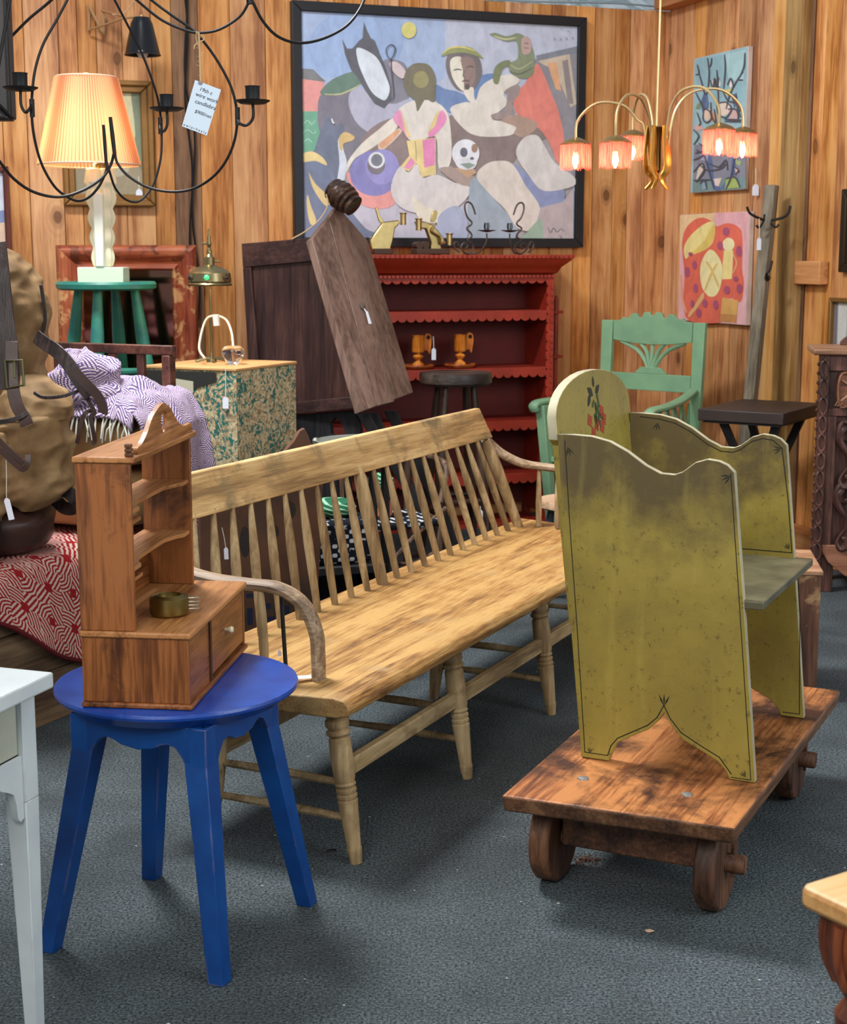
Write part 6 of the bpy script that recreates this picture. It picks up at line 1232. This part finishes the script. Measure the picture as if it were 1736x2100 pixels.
# ================================================================== DARK LIDDED CUPBOARD (slanting board front)
dkw=wood('dark_cupboard',(34,20,20),(54,34,32),(78,52,46),'z',1.2,.45,.2,stain=(5,(84,56,40),.62,.8)); dkb=wood('board_front',(76,58,50),(106,84,74),(130,106,94),'z',1.0,.5,.2,grain=1.2); dkx=wood('dark_cupboard',(34,20,20),(54,34,32),(78,52,46),'x')
base=PY(620,850,7.0)
P=thing('dark_cupboard','dark brown cupboard with recessed side panel and slanting pointed plank door with a knob','cupboard',(base.x,7.0,0),0)
V=lambda px,py,Y: PY(px,py,Y)-Vector(P.location)
TL,TR,BR_,BL=V(499,500,7.12),V(640,488,6.86),V(727,838,6.72),V(519,858,7.06)
B=Vector((.03,.34,.0)) # depth of the box going back
n=((TR-TL).cross(BL-TL)).normalized(); n=n if n.y<0 else -n
def lerp4(a,b): # side-face coordinates
    t_=TL.lerp(TR,a); b_=BL.lerp(BR_,a); return t_.lerp(b_,b)
def slab(pts,th,m,name,par=None,dirv=None,bev=.003):
    d=(dirv or -n)*th; g=G(); g.hull([p+d for p in pts],pts); return g.build(name,m,par or P,bev=bev)
slab([lerp4(0,.10),lerp4(1,.10),lerp4(1,.95),lerp4(0,.95)],.01,dkw,'side_panel') 
for nm,(a0_,a1_,b0_,b1_),m in (('top_rail',(0,1.0,0,.135),dkx),('bottom_rail',(0,1.0,.93,1.0),dkx),('side_stile',(0,.11,.136,.929),dkw)):
    pts=[lerp4(a0_,b0_),lerp4(a1_,b0_),lerp4(a1_,b1_),lerp4(a0_,b1_)]; slab([p+n*.014 for p in pts],.0145,m,nm)
# body behind
g=G(); g.hull([BL-n*.012,BR_-n*.012,BR_-n*.012+B,BL-n*.012+B],[TL-n*.012,TR-n*.012,TR-n*.012+B,TL-n*.012+B]); g.build('body',dkw,P)
# slanting front boards, pointed top
FA=V(636,492,6.83); FB=V(737,846,6.62); RA_=V(752,496,7.18); RB=V(845,806,7.02); AP=V(690,424,6.99)
nf=((RA_-FA).cross(FB-FA)).normalized(); nf=nf if nf.y<0 else -nf
FA0,RB0=FA,RB
def fl_(a,b): return FA.lerp(RA_,a).lerp(FB.lerp(RB,a),b)
def fpr(p): return p
cuts=[0,.30,.62,1.0]
for i in range(3):
    a0_,a1_=cuts[i]+.004,cuts[i+1]-.004
    def topz(a):
        base_=fl_(a,0); ap=AP; 
        if a<=.47: return FA.lerp(AP,a/.47)
        return AP.lerp(RA_,(a-.47)/.53)
    up=[topz(a0_)]+([AP] if a0_<.47<a1_ else [])+[topz(a1_)]
    pts=up+[fl_(a1_,1.0+(.012 if i==1 else 0)),fl_(a0_,1.0)]
    th=.03; g=G(); g.hull([p+nf*.008 for p in pts],[p-nf*th for p in pts]); g.build('door_board',dkb,P,bev=.003)
g=G(); kp=fl_(.47,.42)+nf*.008; g.lathe([(.006,0),(.007,.012),(.017,.018),(.018,.026),(.010,.031),(.001,.032)],18,0,Matrix.LocRotScale(kp,nf.to_track_quat('Z','Y'),None)); g.build('knob',metal('pewter_knob',(120,112,104),.35,.6),P)
g=G(); tt=kp+nf*.022;  dp=(FB-FA).normalized(); ds=nf.cross(dp).normalized(); q0=kp+nf*.036; g.tube([tt,q0+dp*.035],.002,5); cq=[q0+dp*.03-ds*.007,q0+dp*.03+ds*.007,q0+dp*.09+ds*.010,q0+dp*.09-ds*.010]; g.hull(cq,[p+nf*.002 for p in cq]); tgo=g.build('hanging_label',white_tag,P)
# stand with cut-out arches under the cupboard
zb_=min(BL.z,BR_.z); blk2=wood('black_stand',(16,16,18),(30,30,34),(48,46,48),'z',1.2,.5,.2)
def vs_(px,py,Y): return V(px,py,Y)
g=G(); O1=[(520,857),(722,842),(738,880),(736,905),(725,925),(712,905),(700,868),(688,855),(676,868),(678,890),(700,915),(712,1000),(716,1390),(690,1390),(676,1150),(640,1090),(590,1150),(576,1400),(540,1400),(530,1150)]
pts=[vs_(x,y,7.02-.24*(x-520)/200) for x,y in O1]; 
for p in pts: p.z=max(p.z,0.0)
nn=Vector((.45,1,0)).normalized()*.03; g.hull([p+nn for p in pts],pts); g.build('stand_side',blk2,P)
for (a,b,Y) in (((742,846),(812,960),6.80),((760,846),(846,1010),6.95),((800,842),(832,905),7.15)):
    p,q=vs_(a[0],a[1],Y),vs_(b[0],b[1],Y); d_=(q-p).normalized(); q2=p+d_*((p.z-.0)/-d_.z) if d_.z<0 else q
    g=G(); g.hull([q2+Vector(v_) for v_ in ((-.02,-.015,0),(.02,-.015,0),(.02,.015,0),(-.02,.015,0))],[p+Vector(v_) for v_ in ((-.03,-.015,0),(.03,-.015,0),(.03,.015,0),(-.03,.015,0))]); g.build('stand_leg',blk2,P,bev=.003)
# ribbed turned ball on the cupboard point
rp=PY(703,404,6.93); P=thing('ribbed_wood_finial','dark ribbed turned-wood lamp body lying on the point of the dark cupboard','lamp body',tuple(rp),0)
axd=Vector((.66,-.35,-.55)).normalized(); mx=Matrix.LocRotScale(-axd*.075,axd.to_track_quat('Z','Y'),None)
prof=[(.004,0),(.03,.004)]
for i in range(6):
    f=i/5; r=.045+.022*math.sin(PI*min(1,f*.8+.12)); z=.012+i*.024; prof+=[(r-.006,z-.008),(r,z),(r-.002,z+.010)]
prof+=[(.05,.145),(.02,.150),(.002,.151)]
g=G(); g.lathe(prof,32,0,mx); g.build('ribbed_body',wood('ribbed_wood',(36,24,20),(62,44,36),(90,68,56),'x',2,.28,.1),P)
g=G(); wpts=[(668,398),(672,420),(655,450),(625,475),(598,490)]; g.tube(crom([PY(x,y,6.90)-rp for x,y in wpts],6),.0028,6); g.build('flex_cord',flat('cord_tan2',(196,170,130)),P)
# ================================================================== CLUTTER SEEN THROUGH THE BENCH SPINDLES
gal=metal('galvanised',(150,156,146),.45,.7,.45); tb=PY(738,905,5.92)
P=thing('galvanised_tub','round galvanised metal washtub on a dark stand, behind the bench back','tub',(tb.x,5.92,0),0)
zr=tb.z+.004; g=G(); g.lathe([(.155,zr-.07),(.168,zr-.02),(.172,zr-.004),(.176,zr),(.172,zr+.004),(.160,zr-.002),(.08,zr+.012),(.001,zr+.016)],44); g.build('tub_and_lid',gal,P)
g=G(); g.lathe([(.012,-.012),(.014,0),(.008,.01)],10,0,T(-.175,0,zr)); g.build('handle_lug',gal,P)
for k in range(4):
    a=k*PI/2+.5; g=G(); g.lathe([(.015,0),(.02,.3),(.016,zr-.072)],10,0,T(.11*math.cos(a),.11*math.sin(a),0)); g.build('stand_leg',blk2,P)
g=G(); g.lathe([(.14,zr-.095),(.15,zr-.091),(.15,zr-.072)],24); g.build('stand_top',blk2,P)
rs=PY(430,1100,5.05); rust=paint('rusty_sheet',(92,60,42),(150,70,40),.35,.7,.3,.8,(60,46,36))
P=thing('rusty_panel','tall brown rust-mottled panel with faded dark lettering, standing behind the bench','panel',(PY(520,1300,5.06).x,5.06,0),.42)
Lp=lambda px,py: (lambda q:(q.x*math.cos(.42)+q.y*math.sin(.42),q.z))(PW(px,py,Vector(P.location),(math.sin(.42),-math.cos(.42),0))-Vector((P.location.x,P.location.y,0)))
g=G(); pts=[Lp(x,y) for x,y in [(408,1060),(408,1040),(500,1000),(560,950),(600,905),(612,884),(622,878),(628,890),(634,905),(660,960),(655,1100),(648,1240),(640,1290)]]; b0=[(pts[-1][0],0.0),(pts[0][0],0.0)]; g.prism(pts+b0,-.012,.012); g.build('sheet',rust,P)
nav=flat('navy_paint',(32,38,66),.7,.1)
g=G()
for (x0,x1,y0,y1) in ((503,540,1213,1225),(530,542,1225,1262),(543,552,1235,1247),(505,515,1245,1280),(545,560,1262,1278),(562,590,1240,1265)): a,b=Lp(x0,y1),Lp(x1,y0); g.box(a[0],b[0],-.0135,-.0125,a[1],b[1])
cR=Lp(575,1245); g.lathe([(.03,-.0135),(.055,-.0135),(.055,-.0125),(.03,-.0125)],20,0,T(cR[0],0,cR[1],PI/2)) if 0 else None
g.build('faded_lettering',nav,P)
g=G()
for (x,y,rx,ry) in ((590,1045,16,20),(500,1110,12,34),(560,1090,10,16)):
    g=G(); q=Lp(x,y); g.add([(q[0]+rx*.0016*math.cos(2*PI*i/12),-.0128,q[1]+ry*.0016*math.sin(2*PI*i/12)) for i in range(12)],[list(range(12))])
    g.build('dark_stain',flat('stain_dark',(50,44,42),.8,.2),P)
P=thing('crate_table','low black crate holding folded patterned cloths, behind the middle of the bench','crate',(PY(676,1150,5.36).x,5.36,0),.3)
g=G(); g.box(-.17,.17,-.15,.15,.39,.42); g.box(-.17,-.14,-.15,.15,0,.389); g.box(.14,.17,-.15,.15,0,.389); g.box(-.139,.139,.13,.15,0,.389); g.build('crate',blk2,P,bev=.003)
ox_,oy_=P.location.x,P.location.y
t=NT('ikat_cloth'); v=t.vec(rnd=False); b_=t.n('ShaderNodeTexBrick'); t.l(t.map(v,(1,1,1),(0,0,0)),b_.inputs['Vector']); 
s_=t.sep(v); ck=t.math('MULTIPLY',t.math('SINE',t.math('MULTIPLY',s_[0],150)),t.math('SINE',t.math('MULTIPLY',s_[2],190))); nz=t.noise(v,16,2,.5)
c=t.mix(t.math('MULTIPLY',t.step(ck,.1,.3),t.step(nz,.46,.5)),lin((24,28,38)),lin((190,196,200))); ik=t.fin(c,.9,0,.1)
g=G(); g.box(-.13,.13,-.12,.12,.42,.58); o=tag(g.build('patterned_cloth',ik,bev=.02),'folded navy and white block patterned cloth on the black crate','cloth'); o.location=(ox_,oy_,.001); o.rotation_euler=(0,0,.3)
t=NT('green_stripe'); s_=t.sep(t.tc.outputs['Object']); w_=t.math('SINE',t.math('MULTIPLY',t.math('ADD',s_[2],t.math('MULTIPLY',s_[0],.35)),420)); c=t.mix(t.step(w_,.3,.7),lin((18,92,64)),lin((140,190,156))); gst=t.fin(c,.4,0,.4)
def roll(px,py,Y,r,L,ang,label,m,cat='roll',name='striped_roll',zmin=None):
    p=PY(px,py,Y); o=thing(name,label,cat,tuple(p),0); g=G(); g.lathe([(.002,-L/2-.012),(r*.7,-L/2-.006),(r,-L/2+.02),(r,L/2-.02),(r*.7,L/2+.006),(.002,L/2+.012)],26,0,T(0,0,0,0,PI/2,ang)); g.build('roll_body',m,o); return o
p=PY(676,1008,5.36)
g=G(); g.lathe([(.07,0),(.09,.012),(.095,.03),(.085,.05),(.02,.058)],30,0,Matrix.Identity(4)); o=tag(g.build('striped_cushion',gst),'small green and white striped round cushion on top of the patterned cloth','cushion'); o.location=(p.x,5.36,.583)
# twig chair
tw_m=wood('twig_bark',(50,34,26),(84,62,48),(120,98,80),'z',2,.6,.4)
tc=PY(800,1180,6.46); P=thing('twig_chair','rustic bent twig chair with patterned seat cloth, seen through the bench spindles','chair',(tc.x,6.46,0),.5)
rt=random.Random(3)
def tw(pts,r,name): g=G(); g.tube(crom(pts,6),r,7); g.build(name,tw_m,P)
for sx in (-1,1):
    for sy in (-1,1): tw([(sx*.17,sy*.16,0),(sx*.15+.01,sy*.15,.2),(sx*.17,sy*.15,.42 if sy<0 else .64)],.016,'leg')
    tw([(sx*.17,.15,.62),(sx*.22,.0,.63),(sx*.20,-.14,.60),(sx*.16,-.16,.46)],.012,'arm_branch'); tw([(sx*.16,.15,.16),(sx*.18,0,.20),(sx*.16,-.15,.16)],.010,'side_rung')
tw([(-.17,.15,.62),(-.08,.15,.67),(.08,.15,.67),(.17,.15,.62)],.014,'top_branch'); tw([(-.16,-.15,.25),(0,-.19,.21),(.16,-.15,.25)],.010,'front_branch'); tw([(-.2,-.2,.12),(.0,-.17,.30),(.22,-.1,.42)],.010,'front_branch')
g=G(); g.box(-.17,.17,-.16,.16,.355,.385); g.build('seat_cloth',ik,P,bev=.01)
for k in range(3): tw([(-.08+.08*k,.15,.45),(-.07+.07*k,.155,.56),(-.06+.06*k,.15,.66)],.008,'back_twig')
rp2=PY(800,985,6.0); z_=.387
g=G(); g.lathe([(.04,0),(.05,.01),(.052,.05),(.045,.07),(.002,.075)],26); o=tag(g.build('coral_bundle',paint('coral_cloth',(196,120,96),(90,60,60),.3,.8)),'coral pink cloth bundle on the twig chair seat','bundle'); o.location=(tc.x-.04,6.46,z_)
g=G(); g.lathe([(.002,0),(.035,.003),(.058,.03),(.062,.06),(.055,.09),(.03,.11),(.002,.115)],30); o=tag(g.build('green_striped_roll',gst),'green and white striped woven roll on top of the coral bundle','roll'); o.location=(tc.x-.04,6.46,z_+.077)
# ================================================================== FLOOR DEBRIS
def scrap(px,py,s,m,label,name,cat,seed):
    rs_=random.Random(seed); p=PZ(px,py,0); g=G(); n=7; ring=[(s*(.6+.6*rs_.random())*math.cos(2*PI*i/n),s*.6*(.6+.6*rs_.random())*math.sin(2*PI*i/n),s*.15*rs_.random()) for i in range(n)]
    g.hull([(x,y,.0005) for x,y,z in ring],[(x*.8,y*.8,z+s*.18) for x,y,z in ring]); o=tag(g.build(name,m,bev=0),label,cat); o.location=(p.x,p.y,.0005); return o
scrap(681,1746,.017,flat('black_scrap',(14,14,16),.4),'small crumpled black scrap on the asphalt beside the near bench leg','plastic_scrap','scrap',1)
scrap(1330,1910,.011,flat('leaf_tan',(196,160,128),.8),'small tan torn leaf on the asphalt in front of the cart','leaf_scrap','leaf',2)
rc=random.Random(9); g=G(); cp_=PZ(1200,1765,0)
for k in range(260):
    a=rc.uniform(0,6.28); r_=abs(rc.gauss(0,.022)); x,y=r_*1.2*math.cos(a),r_*math.sin(a); s_=rc.uniform(.001,.003); z_c=.001+max(0,.006-r_*.15)*rc.random(); b=rc.uniform(0,3)
    g.hull([(x+s_*math.cos(b+q*1.57),y+s_*math.sin(b+q*1.57),z_c) for q in range(4)],[(x+s_*.8*math.cos(b+q*1.57),y+s_*.8*math.sin(b+q*1.57),z_c+.0012) for q in range(4)])
o=tag(g.build('wood_chips',flat('bark_chips',(96,62,48),.9,.3,60)),'patch of small brown wood chips on the floor under the cart','wood chips'); o['kind']='stuff'; o.location=(cp_.x,cp_.y,0)
_s=PZ(622,1389,.441); o=thing('paper_slip','small white paper slip lying on the bench seat beside the near arm','paper',tuple(_s),.3); g=G(); g.box(-.022,.022,-.014,.014,0,.0008); g.build('slip',white_tag,o)
price_tag((984,1038),(985,1046),9,16,7.36,'white price tag hanging on a rung of the tall dark stool')
rb=random.Random(12); lt=flat('pale_grit',(176,180,176),.8)
g=G()
for k in range(240):
    x,y=rb.uniform(-1.2,2.2),rb.uniform(2.2,7); s_=rb.uniform(.0012,.0035); a=rb.uniform(0,3); g.add([(x+s_*math.cos(a+q*1.6)*(1+.5*rb.random()),y+s_*math.sin(a+q*1.6),.0006) for q in range(4)]+[(x,y,.0006+s_*.5)],[(0,1,4),(1,2,4),(2,3,4),(3,0,4)])
o=g.build('floor_grit',lt); o['kind']='stuff'; tag(o,'scattered pale grit specks over the dark asphalt floor','grit')
